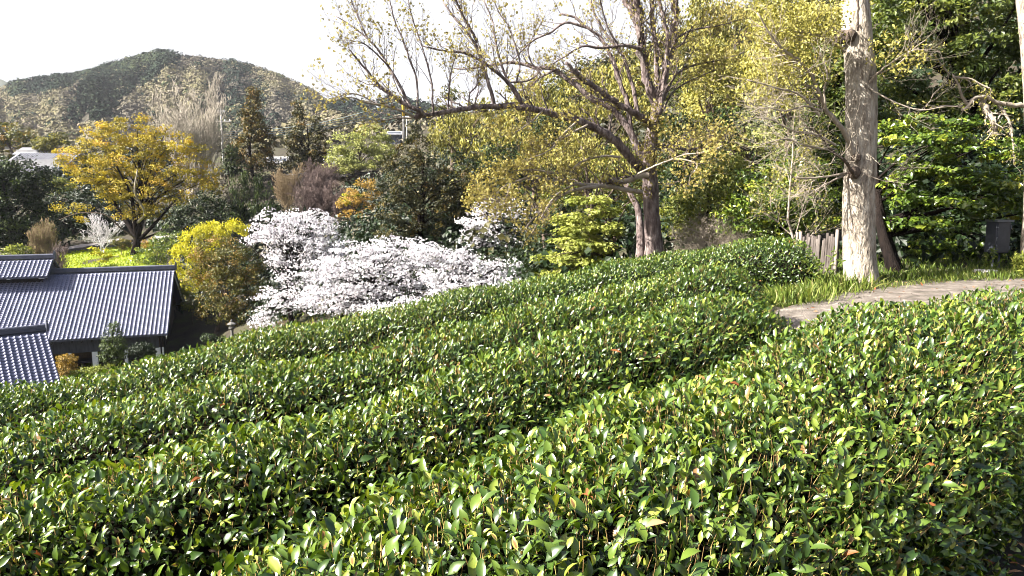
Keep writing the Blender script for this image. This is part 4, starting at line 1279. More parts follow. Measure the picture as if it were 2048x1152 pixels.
T('garden_bush', 'small round dark bush at the foot of the golden tree', 'bush', (243, 497, 82), [(243, 487, 20, 12)], OLIVEB, 900, .22, K=40, clump=.35, tr=.04, limbs=5, tint=(.4, .2))
T('garden_bush', 'pale brownish bush right behind the golden tree trunk', 'bush', (292, 500, 83), [(292, 487, 18, 14)], ORANGE, 700, .22, K=40, clump=.35, tr=.04, limbs=5, tint=(.5, .2), twigs=3)
T('camellia_bush', 'green bush with pale glints between ridge and golden tree', 'bush', (315, 535, 67), [(300, 510, 30, 20), (335, 500, 30, 30), (350, 480, 22, 24), (275, 522, 18, 12), (320, 480, 16, 16)], CAMELLIA, 4200, .19, K=120, clump=.5, tr=.08, limbs=12, tint=(.5, .28))
T('evergreen_tree', 'large dark round evergreen at the left edge', 'tree', (40, 500, 86), [(45, 345, 50, 36), (10, 370, 60, 50), (75, 390, 34, 40), (30, 430, 70, 50), (90, 440, 30, 40), (-60, 380, 80, 80), (40, 475, 60, 26), (0, 450, 60, 40), (95, 470, 30, 24)], EVER, 22000, .36, K=420, clump=1.1, bark=BARKDARKSHADE, tr=.4, limbs=12, tint=(.4, .25), crown_in=.5)
T('evergreen_tree', 'tree coloured black-green for shade, left of the golden tree trunk', 'tree', (150, 490, 97), [(150, 420, 60, 40), (200, 430, 50, 40), (110, 460, 40, 30), (230, 455, 40, 25)], EVER, 10000, .38, K=200, clump=1.1, bark=BARKDARKSHADE, tr=.3, limbs=8, tint=(.25, .2), crown_in=.4)  # low tint paints the shadow zone beside the trunk
T('evergreen_tree', 'dark dome-shaped evergreen right of the golden tree', 'tree', (420, 490, 87), [(420, 400, 36, 30), (400, 430, 50, 40), (440, 440, 40, 40), (370, 440, 30, 30), (350, 450, 30, 20)], EVER, 7000, .3, K=160, clump=.8, bark=BARKDARKSHADE, tr=.3, limbs=8, tint=(.42, .2), crown_in=.6)
for k, (cx, tp, bt) in enumerate(((468, 360, 470), (490, 348, 470), (516, 352, 470), (540, 372, 470))):
    T('cypress_tree', ['narrow green cypress, leftmost of the clump behind the cherry', 'second narrow cypress of the clump, the tallest one', 'third narrow cypress of the clump behind the cherry', 'short narrow cypress, rightmost of the clump behind the cherry'][k], 'cypress', (cx, 470, 88),
      [(cx, tp + 20, 8, 24), (cx + 2, tp + 60, 13, 30), (cx - 2, tp + 95, 15, 30)], EVER, 1800, .28, group='cypress clump behind the cherry', K=60, clump=.5, flat=1.6, bark=BARKDARKSHADE, tr=.12, limbs=4, tint=(.62, .2), upright=.7, wid=.35, crown_in=.5)
for k, (cx, cy, dd, tp, hw, mt) in enumerate(((615, 445, 86, 345, 36, TWIGPURPLE), (660, 450, 84, 372, 34, TWIGPURPLE), (690, 455, 82, 388, 26, TWIGPURPLE), (575, 440, 92, 342, 26, TWIGBROWN), (640, 400, 96, 330, 30, TWIGPURPLE))):
    bare('leafless_shrub', ['purplish leafless shrub behind the cherry crown, the broadest', 'reddish leafless shrub above the cherry, with a rounded top', 'small pinkish leafless shrub next to the orange shrub', 'brown leafless shrub under the left conifer', 'dark purplish leafless shrub under the right conifer'][k],
         'shrub', (cx, cy + 20, dd), (cx, tp), hw, mt, (13, 7, 5), .06, (.3, .9), group='leafless shrubs behind the cherries', stems=6, up=.25, rmin=.026)
T('orange_shrub', 'orange-brown leafy shrub left of the dark conical evergreen', 'shrub', (722, 470, 80), [(725, 385, 34, 22), (700, 415, 26, 26), (735, 430, 30, 30), (710, 455, 30, 20), (745, 372, 16, 14)], ORANGE, 4500, .24, K=130, clump=.55, tr=.08, limbs=12, tint=(.5, .25), twigs=3, twigmat=TWIGBROWN)
T('garden_bush', 'small bright yellow-green bush left of the orange shrub', 'bush', (692, 440, 81), [(695, 400, 12, 14), (715, 392, 14, 7)], GOLDBUSH, 500, .24, K=30, clump=.35, tr=.04, limbs=4, tint=(.15, .15))
T('conical_evergreen', 'large dark cone-shaped evergreen with brownish top', 'tree', (835, 490, 53), [(826, 262, 14, 18), (828, 295, 34, 24), (815, 330, 50, 30), (850, 345, 50, 34), (820, 375, 66, 34), (880, 375, 45, 40), (810, 420, 62, 36), (870, 430, 60, 44), (800, 465, 50, 26), (900, 400, 40, 40), (920, 360, 30, 30)], EVERB, 17000, .19, K=380, clump=.5, flat=.6, bark=BARKDARKSHADE, tr=.3, limbs=16, tint=(.36, .22), crown_in=.55)
T('evergreen_tree', 'dark evergreen filling the shade right of the conical one', 'tree', (905, 520, 56), [(900, 450, 50, 45), (950, 400, 50, 45), (930, 330, 35, 30), (960, 470, 40, 40)], EVER, 6500, .2, K=150, clump=.5, bark=BARKDARKSHADE, tr=.2, limbs=10, tint=(.3, .2), crown_in=.5)
T('conifer_tree', 'tall ragged olive-brown conifer, the left one of two', 'conifer', (508, 360, 110), conic(506, 178, 335, 54, 9), EVERB, 7500, .36, group='two olive-brown conifers', K=210, clump=.75, flat=.7, bark=BARKDARKSHADE, tr=.3, limbs=12, tint=(.68, .22), crown_in=.35)
T('conifer_tree', 'ragged olive-brown conifer with double top, the right one of two', 'conifer', (618, 360, 105), conic(598, 205, 335, 30, 7) + conic(635, 235, 340, 34, 7), EVERB, 7500, .34, group='two olive-brown conifers', K=210, clump=.7, flat=.7, bark=BARKDARKSHADE, tr=.3, limbs=12, tint=(.5, .22), crown_in=.35)
T('budding_tree', 'pale light-green rounded tree right of the two conifers', 'tree', (720, 345, 100), [(700, 285, 40, 24), (745, 280, 40, 30), (680, 315, 30, 18), (725, 315, 55, 24), (765, 300, 26, 30)], PALEG, 6000, .32, K=160, clump=.8, tr=.2, limbs=12, tint=(.5, .22), twigs=2)
T('garden_bush', 'pale yellow-green hedge-like bush along the wall top', 'bush', (690, 350, 99), [(680, 338, 40, 9), (730, 333, 30, 7)], PALEG, 1500, .28, K=60, clump=.5, tr=.05, limbs=4, tint=(.7, .2))
T('evergreen_tree', 'olive tree behind the far grey roofs at the left edge', 'tree', (30, 300, 150), [(20, 270, 50, 22), (60, 285, 30, 18), (-40, 265, 60, 30)], OLIVEB, 3500, .5, K=100, clump=1.2, tr=.3, limbs=6, tint=(.35, .22))
T('budding_tree', 'yellow-green tree between far roofs and golden tree', 'tree', (95, 300, 145), [(90, 288, 26, 14), (120, 280, 22, 14)], YELLOW, 1800, .5, K=60, clump=1.0, tr=.2, limbs=5, tint=(.25, .22))
T('evergreen_tree', 'small bright green tree between far roof and golden tree foot', 'tree', (110, 385, 100), [(108, 365, 18, 12), (125, 375, 20, 14)], GREENY, 1500, .3, K=50, clump=.7, tr=.12, limbs=5, tint=(.6, .22))
T('evergreen_tree', 'dark green tree at the foot of the left utility pole', 'tree', (462, 345, 106), [(460, 310, 18, 18), (470, 335, 24, 18)], EVER, 2200, .34, K=60, clump=.8, tr=.15, limbs=5, tint=(.6, .2))
# round golden bush and the olive-brown tree before it
T('golden_bush', 'vivid yellow rounded bush behind the olive-brown tree', 'bush', (405, 650, 63), [(455, 458, 45, 20), (400, 485, 42, 30), (375, 520, 34, 40), (385, 560, 36, 40), (420, 470, 40, 22)], GOLDBUSH, 9000, .18, K=220, clump=.45, flat=.8, bark=BARKDARKSHADE, tr=.14, limbs=12, tint=(.55, .22), upright=.4, crown_in=.5)
T('olive_tree', 'rounded olive-brown tree right of the big tiled roof', 'tree', (432, 668, 55), [(440, 500, 60, 32), (470, 530, 55, 40), (420, 550, 45, 42), (460, 580, 62, 44), (500, 560, 36, 40), (440, 620, 42, 30), (480, 625, 42, 26)], OLIVEB, 15000, .17, K=330, clump=.5, flat=.7, bark=BARK, tr=.16, limbs=20, tint=(.48, .24), crown_in=.5, twigs=2)
T('garden_bush', 'small green bush squeezed between roof gable and olive-brown tree', 'bush', (385, 640, 58), [(382, 608, 16, 16), (372, 580, 10, 16)], GREENY, 1100, .17, K=40, clump=.35, tr=.04, limbs=5, tint=(.5, .22))
T('garden_bush', 'low dark bush beside the stone lantern', 'bush', (438, 683, 50), [(432, 680, 22, 8), (415, 676, 14, 7)], EVER, 1300, .16, K=40, clump=.3, tr=.03, limbs=5, tint=(.55, .22))
T('dark_tree', 'dark evergreen undergrowth beneath the cherry trees', 'shrub', (640, 650, 52), [(640, 610, 50, 30), (720, 610, 50, 30), (560, 630, 40, 20), (840, 600, 60, 30), (900, 560, 60, 40)], EVER, 6000, .18, K=150, clump=.5, bark=BARKDARKSHADE, tr=.1, limbs=8, tint=(.25, .2))
bare('leafless_shrub', 'dry brown weeds tall behind the tea rows, under the cherry', 'shrub', (575, 668, 40), (575, 650), 18, TWIGBROWN, (9, 6, 3), .015, (.3, .8), group='leafless shrubs behind the cherries', stems=7, up=.3, rmin=.011)
# garden before the house
T('small_conifer', 'small dense upright conifer in front of the big roof', 'tree', (228, 742, 43), [(229, 655, 9, 14), (228, 672, 17, 18), (227, 692, 24, 20), (226, 712, 27, 18)], EVER, 3800, .11, K=140, clump=.25, flat=.8, bark=BARKDARKSHADE, tr=.08, limbs=8, tint=(.72, .2), crown_in=.6)
T('clipped_tree', 'mushroom-shaped clipped dark tree between the two right posts', 'tree', (287, 742, 46), [(285, 697, 24, 11), (285, 703, 26, 8)], EVER, 2600, .12, K=110, clump=.25, flat=.6, bark=BARK, tr=.06, limbs=9, tint=(.2, .15), crown_in=.6, trunk_top=P(286, 700, 46))
T('clipped_bush', 'brown-topped clipped bush beside the left post', 'bush', (131, 748, 44), [(131, 722, 20, 14), (133, 738, 22, 12)], ORANGE, 2400, .11, K=100, clump=.22, flat=.7, bark=BARK, tr=.04, limbs=5, tint=(.3, .22), crown_in=.7)
T('garden_bush', 'low bright green ground bush by the small conifer', 'bush', (205, 742, 42), [(210, 735, 20, 6), (185, 742, 24, 6), (160, 748, 24, 5)], MAPLE, 1800, .11, K=70, clump=.25, flat=.6, tr=.02, limbs=3, tint=(.2, .2))
#PART3

# ------------------------------------------------------------------ tiled houses
TILE = noise_mat('smoked_roof_tile', [(.3, (.10, .108, .175)), (.5, (.145, .15, .225)), (.62, (.17, .175, .25)), (.8, (.22, .225, .30))], 1.3, 0.42, 10, spec=.5)
TILEDARK = noise_mat('ridge_tile', [(.3, (.06, .065, .09)), (.7, (.11, .115, .15))], 4, 0.5)
WOODDARK = noise_mat('dark_stained_wood', [(.3, (.012, .011, .012)), (.7, (.035, .032, .034))], 6, 0.7, stretch=(1, 1, .2))
WOODBLUE = noise_mat('weathered_dark_boards', [(.3, (.035, .038, .05)), (.7, (.075, .08, .10))], 5, 0.75, stretch=(1, 1, .2))
PLASTER = noise_mat('white_plaster', [(.3, (.62, .64, .68)), (.7, (.78, .79, .80))], 4, 0.85)
SHOJI = noise_mat('brown_wall', [(.3, (.05, .035, .025)), (.7, (.10, .075, .055))], 3, 0.85)
STONE = noise_mat('grey_stone', [(.3, (.07, .07, .065)), (.7, (.17, .165, .155))], 20, 0.9, bump=.6)
TEMPL_T = None


def tile_mesh(w=.268, ex=.235):
    prof = [(0, .050), (.10, .066), (.22, .050), (.34, .016), (.55, .002), (.78, .010), (.97, .036)]
    V, Q = [], []
    for (b, dz) in ((0.0, .030), (ex + .03, -.004)):
        for (x, z) in prof: V.append((-x * w, b, z + dz * 1.35))
    for (x, z) in prof: V.append((-x * w, 0.0, z - .004))
    n = len(prof)
    for k in range(n - 1):
        Q.append((k, n + k, n + k + 1, k + 1))
        Q.append((2 * n + k, k, k + 1, 2 * n + k + 1))
    return np.array(V, float), np.array(Q)


def tiled_slope(roof, E, e, u, run, pitch, length, w, ex, parts):
    """tiles on one slope: E right eave corner, e unit along the ridge (to the right), u unit uphill (horizontal)"""
    th = math.atan(pitch)
    up = u * math.cos(th) + np.array([0, 0, math.sin(th)])
    nn = np.cross(e, up)
    SL_ = run / math.cos(th)
    nr, nc = int(SL_ / ex), int(length / w)
    Vt, Qt = tile_mesh(w, ex)
    M = np.stack([e, up, nn], 1)
    idx = [(r, c) for r in range(nr) for c in range(nc)]
    org = np.array([E - e * (c * w) + up * (r * ex) for r, c in idx])
    org = org + nn * rng.uniform(-.004, .004, (len(org), 1))
    qx, qy, dep = proj(org)
    vis = (qx > 2) & (qx < 2040)
    order = np.argsort(np.where(vis, dep, 1e9))[:parts]
    order = order[vis[order]]
    me = [mesh('tile', Vt, [Qt], TILE, None, True) for _ in range(1)]
    part = np.zeros(len(org), bool)
    part[order] = True
    for q in order:
        o = bpy.data.objects.new('tile', me[0])
        COL.objects.link(o)
        o.parent = roof
        T = np.eye(4)
        a = rng.normal() * .006
        T[:3, :3] = M
        T[:3, 3] = org[q]
        o.matrix_local = Matrix(T.tolist()) @ Matrix.Rotation(a, 4, 'X')
    rest = org[~part]
    if len(rest):
        V = (rest[:, None] + Vt[None] @ M.T).reshape(-1, 3)
        Q = (Qt[None] + (np.arange(len(rest)) * len(Vt))[:, None, None]).reshape(-1, 4)
        link('tiles', mesh('tiles', V, [Q], TILE, None, True), roof)['kind'] = 'stuff'


Zv = np.array([0, 0, 1.0])


def house_roof(root, name, E, e, u, run, pitch, length, w, ex, parts, th=.10):
    """slab of two slopes, ridge with end ornament, barge boards; returns ridge right end"""
    rise = run * pitch
    R = E + u * run + Zv * rise
    B = E + u * 2 * run
    mb = MB()
    dn = -Zv * th
    for A0, A1 in ((E, R), (R, B)):
        V = []
        for s in (0, 1):
            o = -e * length * s
            V += [A0 + o, A1 + o, A1 + o + dn, A0 + o + dn]
        mb.add(V, [(0, 1, 5, 4), (3, 7, 6, 2), (0, 4, 7, 3), (1, 2, 6, 5), (0, 3, 2, 1), (4, 5, 6, 7)])
    roof = mb.build(name, TILEDARK, root, smooth=False)
    tiled_slope(roof, E - e * .03 + Zv * .004, e, u, run - .12, pitch, length - .1, w, ex, parts)
    mb = MB()
    for k, (ww, hh) in enumerate(((.32, .07), (.27, .07), (.22, .07))):
        mb.box(R - e * length / 2 + Zv * (.05 + .07 * k), length - .04 * k, ww, hh * .92, e, u, Zv)
    pts = np.array([R - e * .02 + Zv * .25, R - e * length * .5 + Zv * .25, R - e * length + Zv * .25])
    mb.tube(pts, [.085] * 3, 8)
    mb.build('ridge', TILEDARK, root, smooth=False)
    mb = MB()
    mb.box(R + e * .06 + Zv * .20, .10, .46, .48, e, u, Zv)
    mb.box(R + e * .06 + Zv * .48, .08, .22, .14, e, u, Zv)
    mb.build('ridge_end_ornament', TILEDARK, root, smooth=False)
    return R, B


def barge(root, E, R, B, e, u, mat, inset=.12, h=.22):
    mb = MB()
    for A0, A1 in ((E, R), (R, B)):
        d = (A1 - A0)
        L = np.linalg.norm(d)
        d = d / L
        nn = np.cross(e, d)
        mb.box((A0 + A1) / 2 - e * inset - Zv * (.12 + h / 2), .05, L, h, e, d, nn)
    mb.build('barge_board', mat, root, smooth=False)


u1 = np.array([-.319, .948, 0]); e1 = np.array([.948, .319, 0])
E1 = P(336, 668, 50)
lo, hi = 2.0, 14.0
for _ in range(40):
    mid = (lo + hi) / 2
    if proj(E1 + u1 * mid + Zv * mid * .55)[1] > 538: lo = mid
    else: hi = mid
RUN = lo
H1 = empty('tiled_house', (E1[0], E1[1], gz(E1[0], E1[1])))
tag(H1, 'long dark wooden house with grey tiled roof and small raised ridge roof', 'house')
LEN = 18.0
R1, B1 = house_roof(H1, 'roof', E1, e1, u1, RUN, .55, LEN, .262, .225, 150)
barge(H1, E1, R1, B1, e1, u1, PLASTER)
GZ1 = gz(E1[0] - 3, E1[1] + 1)
hgt = E1[2] - GZ1
def hp(a, b, z):      # a leftwards from the gable edge, b inwards from the eave, z above the ground
    p = E1 - e1 * a + u1 * b
    return np.array([p[0], p[1], GZ1 + z])
mb = MB()
zt = hgt + .45 * .55
mb.box(hp(LEN / 2, RUN, (hgt + .2) / 2), LEN - 1.4, 2 * RUN - 3.8, hgt + .2, e1, u1, Zv)
for s_ in (.75, LEN - .75):
    # gable triangle
    A, Bq, Cq = hp(s_, .9, hgt + .3), hp(s_, 2 * RUN - .9, hgt + .3), hp(s_, RUN, hgt + RUN * .55 - .2)
    o = e1 * .05
    A0, B0 = hp(s_, .9, 0), hp(s_, 2 * RUN - .9, 0)
    mb.add([A + o, Bq + o, Cq + o, A - o, Bq - o, Cq - o, A0 + o, B0 + o, A0 - o, B0 - o], [(0, 1, 4, 3), (1, 2, 5, 4), (2, 0, 3, 5), (6, 7, 1, 0), (8, 3, 4, 9), (6, 0, 3, 8), (7, 9, 4, 1)], [(0, 1, 2), (3, 5, 4)])
mb.build('wall', SHOJI, H1, smooth=False)
mb = MB()
mb.box(hp(LEN / 2, .72, hgt - .62), LEN - 1.4, .10, .85, e1, u1, Zv)
lin = mb.build('lintel', WOODBLUE, H1, smooth=False)
nb = 42
for k in range(nb):
    mb = MB()
    ww = (LEN - 1.5) / nb
    mb.box(hp(.75 + ww * (k + .5), .655, hgt - .62), ww * .94, .022, .80, e1, u1, Zv)
    mb.build('plank', WOODBLUE, lin, smooth=False)
mb = MB(); mb.box(hp(LEN / 2, .74, hgt - .10), LEN - 1.3, .16, .18, e1, u1, Zv); mb.build('eave_beam', WOODDARK, H1, smooth=False)
def a_of(px, b=.74):
    lo, hi = -1.0, 18.0
    for _ in range(40):
        m_ = (lo + hi) / 2
        if proj(hp(m_, b, 1.0))[0] > px: lo = m_
        else: hi = m_
    return lo
for pxx, ww in ((190, .34), (252, .20), (316, .30), (326, .10), (140, .20), (62, .3)):
    mb = MB(); mb.box(hp(a_of(pxx), .74, (hgt - 1.05) / 2), ww, .16, hgt - 1.05, e1, u1, Zv); mb.build('post', PLASTER, H1, smooth=False)
mb = MB(); mb.box(hp(LEN / 2, 1.35, .45), LEN - 1.6, .9, .12, e1, u1, Zv); mb.build('veranda', WOODDARK, H1, smooth=False)
for a0 in np.linspace(.6, LEN - .6, 30):
    mb = MB(); mb.box(hp(a0, .42, hgt + .02), .07, 1.0, .09, e1, unit(u1 + Zv * .55), unit(Zv - u1 * .55)); mb.build('rafter', WOODDARK, H1, smooth=False)
mb = MB()
for bb in (1.2, 3.0, RUN, 2 * RUN - 3.0, 2 * RUN - 1.2):
    mb.box(hp(.62, bb, hgt * .5), .10, .16, hgt, e1, u1, Zv)
mb.build('gable_posts', WOODDARK, H1, smooth=False)
# raised ridge roof
RUN2 = 2.0
lo, hi = -2.0, 16.0
for _ in range(40):
    m_ = (lo + hi) / 2
    if proj(R1 - e1 * m_ + Zv * 1.1)[0] > 108: lo = m_
    else: hi = m_
E2 = R1 - e1 * lo - u1 * RUN2 + Zv * (-.02)
R2, B2 = house_roof(H1, 'raised_roof', E2, e1, u1, RUN2, .55, LEN - lo + .3, .262, .225, 150)
barge(H1, E2, R2, B2, e1, u1, WOODDARK, .10, .18)
mb = MB()
Lr = LEN - lo - .5
mb.box(R1 - e1 * (lo + .6 + Lr / 2) + Zv * -.42, Lr, 2.0, 1.4, e1, u1, Zv)
mb.build('raised_wall', WOODDARK, H1, smooth=False)
for pxx in (85, 19, -60):
    q = None
    lo2, hi2 = 0.0, 8.0
    for _ in range(30):
        m_ = (lo2 + hi2) / 2
        if proj(E2 - e1 * m_ + u1 * .5 + Zv * -.2)[0] > pxx: lo2 = m_
        else: hi2 = m_
    mb = MB(); mb.box(E2 - e1 * lo2 + u1 * .48 + Zv * -.04, .34 if pxx == 85 else .2, .5, .26, e1, u1, Zv); mb.build('bracket', PLASTER, H1, smooth=False)
# nearer small house at the left edge
u3 = np.array([-.629, .777, 0]); e3 = np.array([.777, .629, 0])
R3 = P(92, 660, 39)
RUN3 = 4.4
E3 = R3 - u3 * RUN3 - Zv * (RUN3 * .55)
H2 = empty('tiled_house', (E3[0], E3[1], gz(E3[0], E3[1])))
tag(H2, 'nearer grey tiled roof at the left edge, cut off by the tea row', 'house')
house_roof(H2, 'roof', E3, e3, u3, RUN3, .55, 5.6, .275, .235, 300)
barge(H2, E3, R3, R3 + u3 * RUN3 - Zv * RUN3 * .55, e3, u3, WOODDARK)
g3 = gz(E3[0], E3[1])
mb = MB(); hh = E3[2] - g3 + .3
c = E3 - e3 * 2.8 + u3 * RUN3; mb.box([c[0], c[1], g3 + hh / 2], 4.4, 2 * RUN3 - 1.6, hh, e3, u3, Zv)
for s_ in (.62, 4.98):
    A, Bq, Cq = E3 - e3 * s_ + u3 * .8 + Zv * .28, E3 - e3 * s_ + u3 * (2 * RUN3 - .8) + Zv * .28, R3 - e3 * s_ - Zv * .2
    o = e3 * .03
    mb.add([A + o, Bq + o, Cq + o, A - o, Bq - o, Cq - o], [(0, 1, 4, 3), (1, 2, 5, 4), (2, 0, 3, 5)], [(0, 1, 2), (3, 5, 4)])
mb.build('wall', SHOJI, H2, smooth=False)

# far houses
ROOFP = noise_mat('pale_far_roof', [(.3, (.17, .17, .20)), (.7, (.24, .24, .27))], 1.5, 0.6)
ROOFG = noise_mat('grey_far_roof', [(.3, (.14, .145, .16)), (.7, (.24, .245, .27))], 1.5, 0.6)
WALLP = noise_mat('pale_far_wall', [(.3, (.2, .2, .21)), (.7, (.3, .3, .31))], .8, 0.85)
WALLB = noise_mat('bluish_far_wall', [(.3, (.09, .10, .13)), (.7, (.15, .165, .2))], .8, 0.85)
GLASS = noise_mat('dark_window', [(.3, (.02, .025, .03)), (.7, (.05, .06, .07))], 2, .2)


def far_house(label, rl, rr_, d, drop, run, wall_h, roofm, wallm, group=None, ribs=0, wins=2):
    A, B = P(rl[0], rl[1], d), P(rr_[0], rr_[1], d)
    m = (A[2] + B[2]) / 2
    A[2] = B[2] = m
    e = unit(B - A); u = np.array([-e[1], e[0], 0]); L = np.linalg.norm(B - A)
    c = (A + B) / 2
    r = empty('far_house', (c[0], c[1], m - drop - wall_h)); tag(r, label, 'house', group)
    mb = MB()
    for s in (-1, 1):
        d0 = u * run * s - Zv * drop
        th = -Zv * .18
        V = [A - e * .3, B + e * .3, B + e * .3 + d0, A - e * .3 + d0]
        V = V + [v + th for v in V]
        mb.add(V, [(0, 1, 2, 3), (7, 6, 5, 4), (0, 4, 5, 1), (1, 5, 6, 2), (2, 6, 7, 3), (3, 7, 4, 0)])
    roof = mb.build('roof', roofm, r, smooth=False)
    if ribs:
        up = unit(u * run + Zv * drop)
        for k in range(ribs):
            p = A - u * run * .5 - Zv * (drop * .5 - .06) + e * L * (k + .5) / ribs
            mb = MB(); mb.box(p, .12, math.hypot(run, drop), .10, e, up, np.cross(e, up)); mb.build('roof_seam', roofm, roof, smooth=False)
    mb = MB(); mb.box(c - Zv * (drop + wall_h / 2 - drop * .3), L - .3, run * 1.6, wall_h + drop * .6, e, u, Zv); mb.build('wall', wallm, r, smooth=False)
    for k in range(wins):
        p = A + e * L * (k + .6) / (wins + .2) - u * run * .82 - Zv * (drop + wall_h * .45)
        mb = MB(); mb.box(p, min(1.6, L * .2), .08, min(1.1, wall_h * .5), e, u, Zv); w_ = mb.build('window', GLASS, r, smooth=False)
        mb = MB(); mb.box(p - u * .045, .08, .05, min(1.1, wall_h * .5), e, u, Zv); mb.build('mullion', wallm, w_, smooth=False)
    return r


far_house('far house with broad pale seamed roof behind the golden tree, left', (40, 309), (158, 304), 135, 3.2, 7.0, 2.5, ROOFP, WALLP, ribs=22)
far_house('far house with dark grey gabled roof just above the broad pale roof', (47, 293), (92, 297), 146, 1.3, 3.0, 2.2, ROOFG, WALLP, wins=3)
far_house('far low building with white roof edge between the two conifers', (536, 309), (578, 317), 122, 1.0, 3.0, 2.0, WALLP, WALLB)
far_house('far white house glimpsed between right conifer and pale green tree', (655, 308), (686, 312), 118, 1.2, 2.5, 2.5, WALLP, WALLP)
far_house('small bluish far house at the foot of the right utility pole', (778, 262), (804, 262), 138, .7, 2.4, 2.0, ROOFG, WALLB)

# garden wall with dark coping
w0, w1 = P(655, 354, 101), P(757, 344, 99)
gw = empty('garden_wall', (w0 + w1) / 2 - [0, 0, 3]); tag(gw, 'long wall with dark coping below the pale green tree', 'wall')
ew = unit(w1 - w0); uw = unit(np.cross(Zv, ew)); Lw = np.linalg.norm(w1 - w0)
mb = MB(); mb.box((w0 + w1) / 2 - Zv * 1.6, Lw, .5, 2.8, ew, uw, Zv); mb.build('wall_face', SHOJI, gw, smooth=False)
for k in range(10):
    mb = MB(); mb.box(w0 + ew * Lw * (k + .5) / 10, Lw / 10 - .05, 1.2, .42, ew, uw, Zv); mb.build('coping_slab', WOODDARK, gw, smooth=False)
w0, w1 = P(572, 350, 104), P(612, 346, 104)
gw2 = empty('garden_wall', (w0 + w1) / 2 - [0, 0, 1]); tag(gw2, 'short low wall with pale top under the left conifer', 'wall')
ew = unit(w1 - w0); uw = unit(np.cross(Zv, ew)); Lw = np.linalg.norm(w1 - w0)
mb = MB(); mb.box((w0 + w1) / 2 - Zv * .7, Lw, .4, 1.2, ew, uw, Zv); mb.build('wall_face', STONE, gw2, smooth=False)
mb = MB(); mb.box((w0 + w1) / 2, Lw + .2, .6, .2, ew, uw, Zv); mb.build('coping', WALLP, gw2, smooth=False)

# utility poles and wires
POLEM = noise_mat('concrete_pole', [(.3, (.24, .23, .22)), (.7, (.34, .33, .32))], 3, .8)
YELLOWM = noise_mat('yellow_sleeve', [(.3, (.55, .36, .04)), (.7, (.65, .45, .07))], 3, .6)
WIREM = noise_mat('wire', [(.3, (.16, .20, .20)), (.7, (.24, .28, .28))], 3, .5)
def pole(label, top, bot, d, r, arms, sleeve=None, box=False):
    t, b = P(*top, d), P(*bot, d)
    b = np.array([t[0], t[1], min(b[2], gz(t[0], t[1]))])
    o = empty('utility_pole', b); tag(o, label, 'utility pole')
    mb = MB(); mb.tube(np.array([b, (b + t) / 2, t]), [r * 1.3, r * 1.1, r * .85], 10); mb.build('shaft', POLEM, o)
    for z, w in arms:
        mb = MB(); mb.box(t - Zv * z, w, .12, .12); a = mb.build('crossarm', POLEM, o, smooth=False)
        for s in (-.45, -.2, .2, .45):
            mb = MB(); mb.tube(np.array([t - Zv * (z - .06) + [w * s, 0, 0], t - Zv * (z - .30) + [w * s, 0, 0]]), [.06, .05], 6); mb.build('insulator', PLASTER, a)
    if sleeve:
        z0, z1 = P(top[0], sleeve[0], d)[2], P(top[0], sleeve[1], d)[2]
        mb = MB(); mb.tube(np.array([[t[0], t[1], z0], [t[0], t[1], z1]]), [r * 1.28, r * 1.28], 10); mb.build('sleeve', YELLOWM, o)
    if box:
        mb = MB(); mb.tube(np.array([t + [.4, -.1, -1.6], t + [.4, -.1, -.9]]), [.26, .26], 10); mb.build('transformer', ROOFG, o)
    return t
tR = pole('right utility pole with yellow sleeve behind the oak limb tip', (806, 196), (806, 292), 128, .20, ((.4, 1.7), (1.1, 1.5)), (206, 232))
tR2 = pole('thin second pole standing tight beside the yellow-sleeved pole', (813, 232), (812, 292), 128.8, .11, ((.3, .8),))
tL = pole('left utility pole in front of the bare fan-shaped tree', (441, 216), (444, 300), 118, .13, ((2.0, 3.0), (.6, 1.2)))
for k in range(4):
    a, b = P(442 + k * .5, 264 + k * 3.8, 118), P(804, 200 + k * 5.5, 128)
    s = np.linspace(0, 1, 24)
    pts = a + (b - a) * s[:, None]; pts[:, 2] -= 1.3 * np.sin(s * math.pi)
    mb = MB(); mb.tube(pts, [.055] * 24, 4)
    o = mb.build('power_line', WIREM)
    tag(o, ['topmost of the four wires strung between the two utility poles', 'second wire from the top between the two utility poles', 'third wire from the top between the two utility poles', 'lowest of the four wires strung between the two utility poles'][k], 'wire', 'wires between the utility poles')

# stone lantern
lb_ = P(465, 680, 50); lb_[2] = gz(lb_[0], lb_[1])
ln_ = empty('stone_lantern', lb_); tag(ln_, 'small grey stone lantern under the olive-brown tree', 'stone lantern')
def lathe(prof, mat, name, sides=8):
    mb = MB(); mb.tube(np.array([lb_ + Zv * z for z, r in prof]), [r for z, r in prof], sides); mb.build(name, mat, ln_, smooth=False)
lathe([(0, .26), (.10, .26), (.16, .15)], STONE, 'base', 6)
lathe([(.14, .11), (.40, .09), (.62, .11)], STONE, 'post', 10)
lathe([(.60, .12), (.70, .23), (.76, .23)], STONE, 'platform', 6)
for k in range(4):
    a = k * math.pi / 2 + .6
    mb = MB(); mb.box(lb_ + Zv * .87 + np.array([math.cos(a), math.sin(a), 0]) * .13, .07, .07, .22); mb.build('firebox_pillar', STONE, ln_, smooth=False)
lathe([(.97, .34), (1.03, .30), (1.12, .13), (1.15, .06)], STONE, 'cap', 6)
lathe([(1.14, .05), (1.20, .08), (1.27, .05), (1.31, .01)], STONE, 'finial', 8)

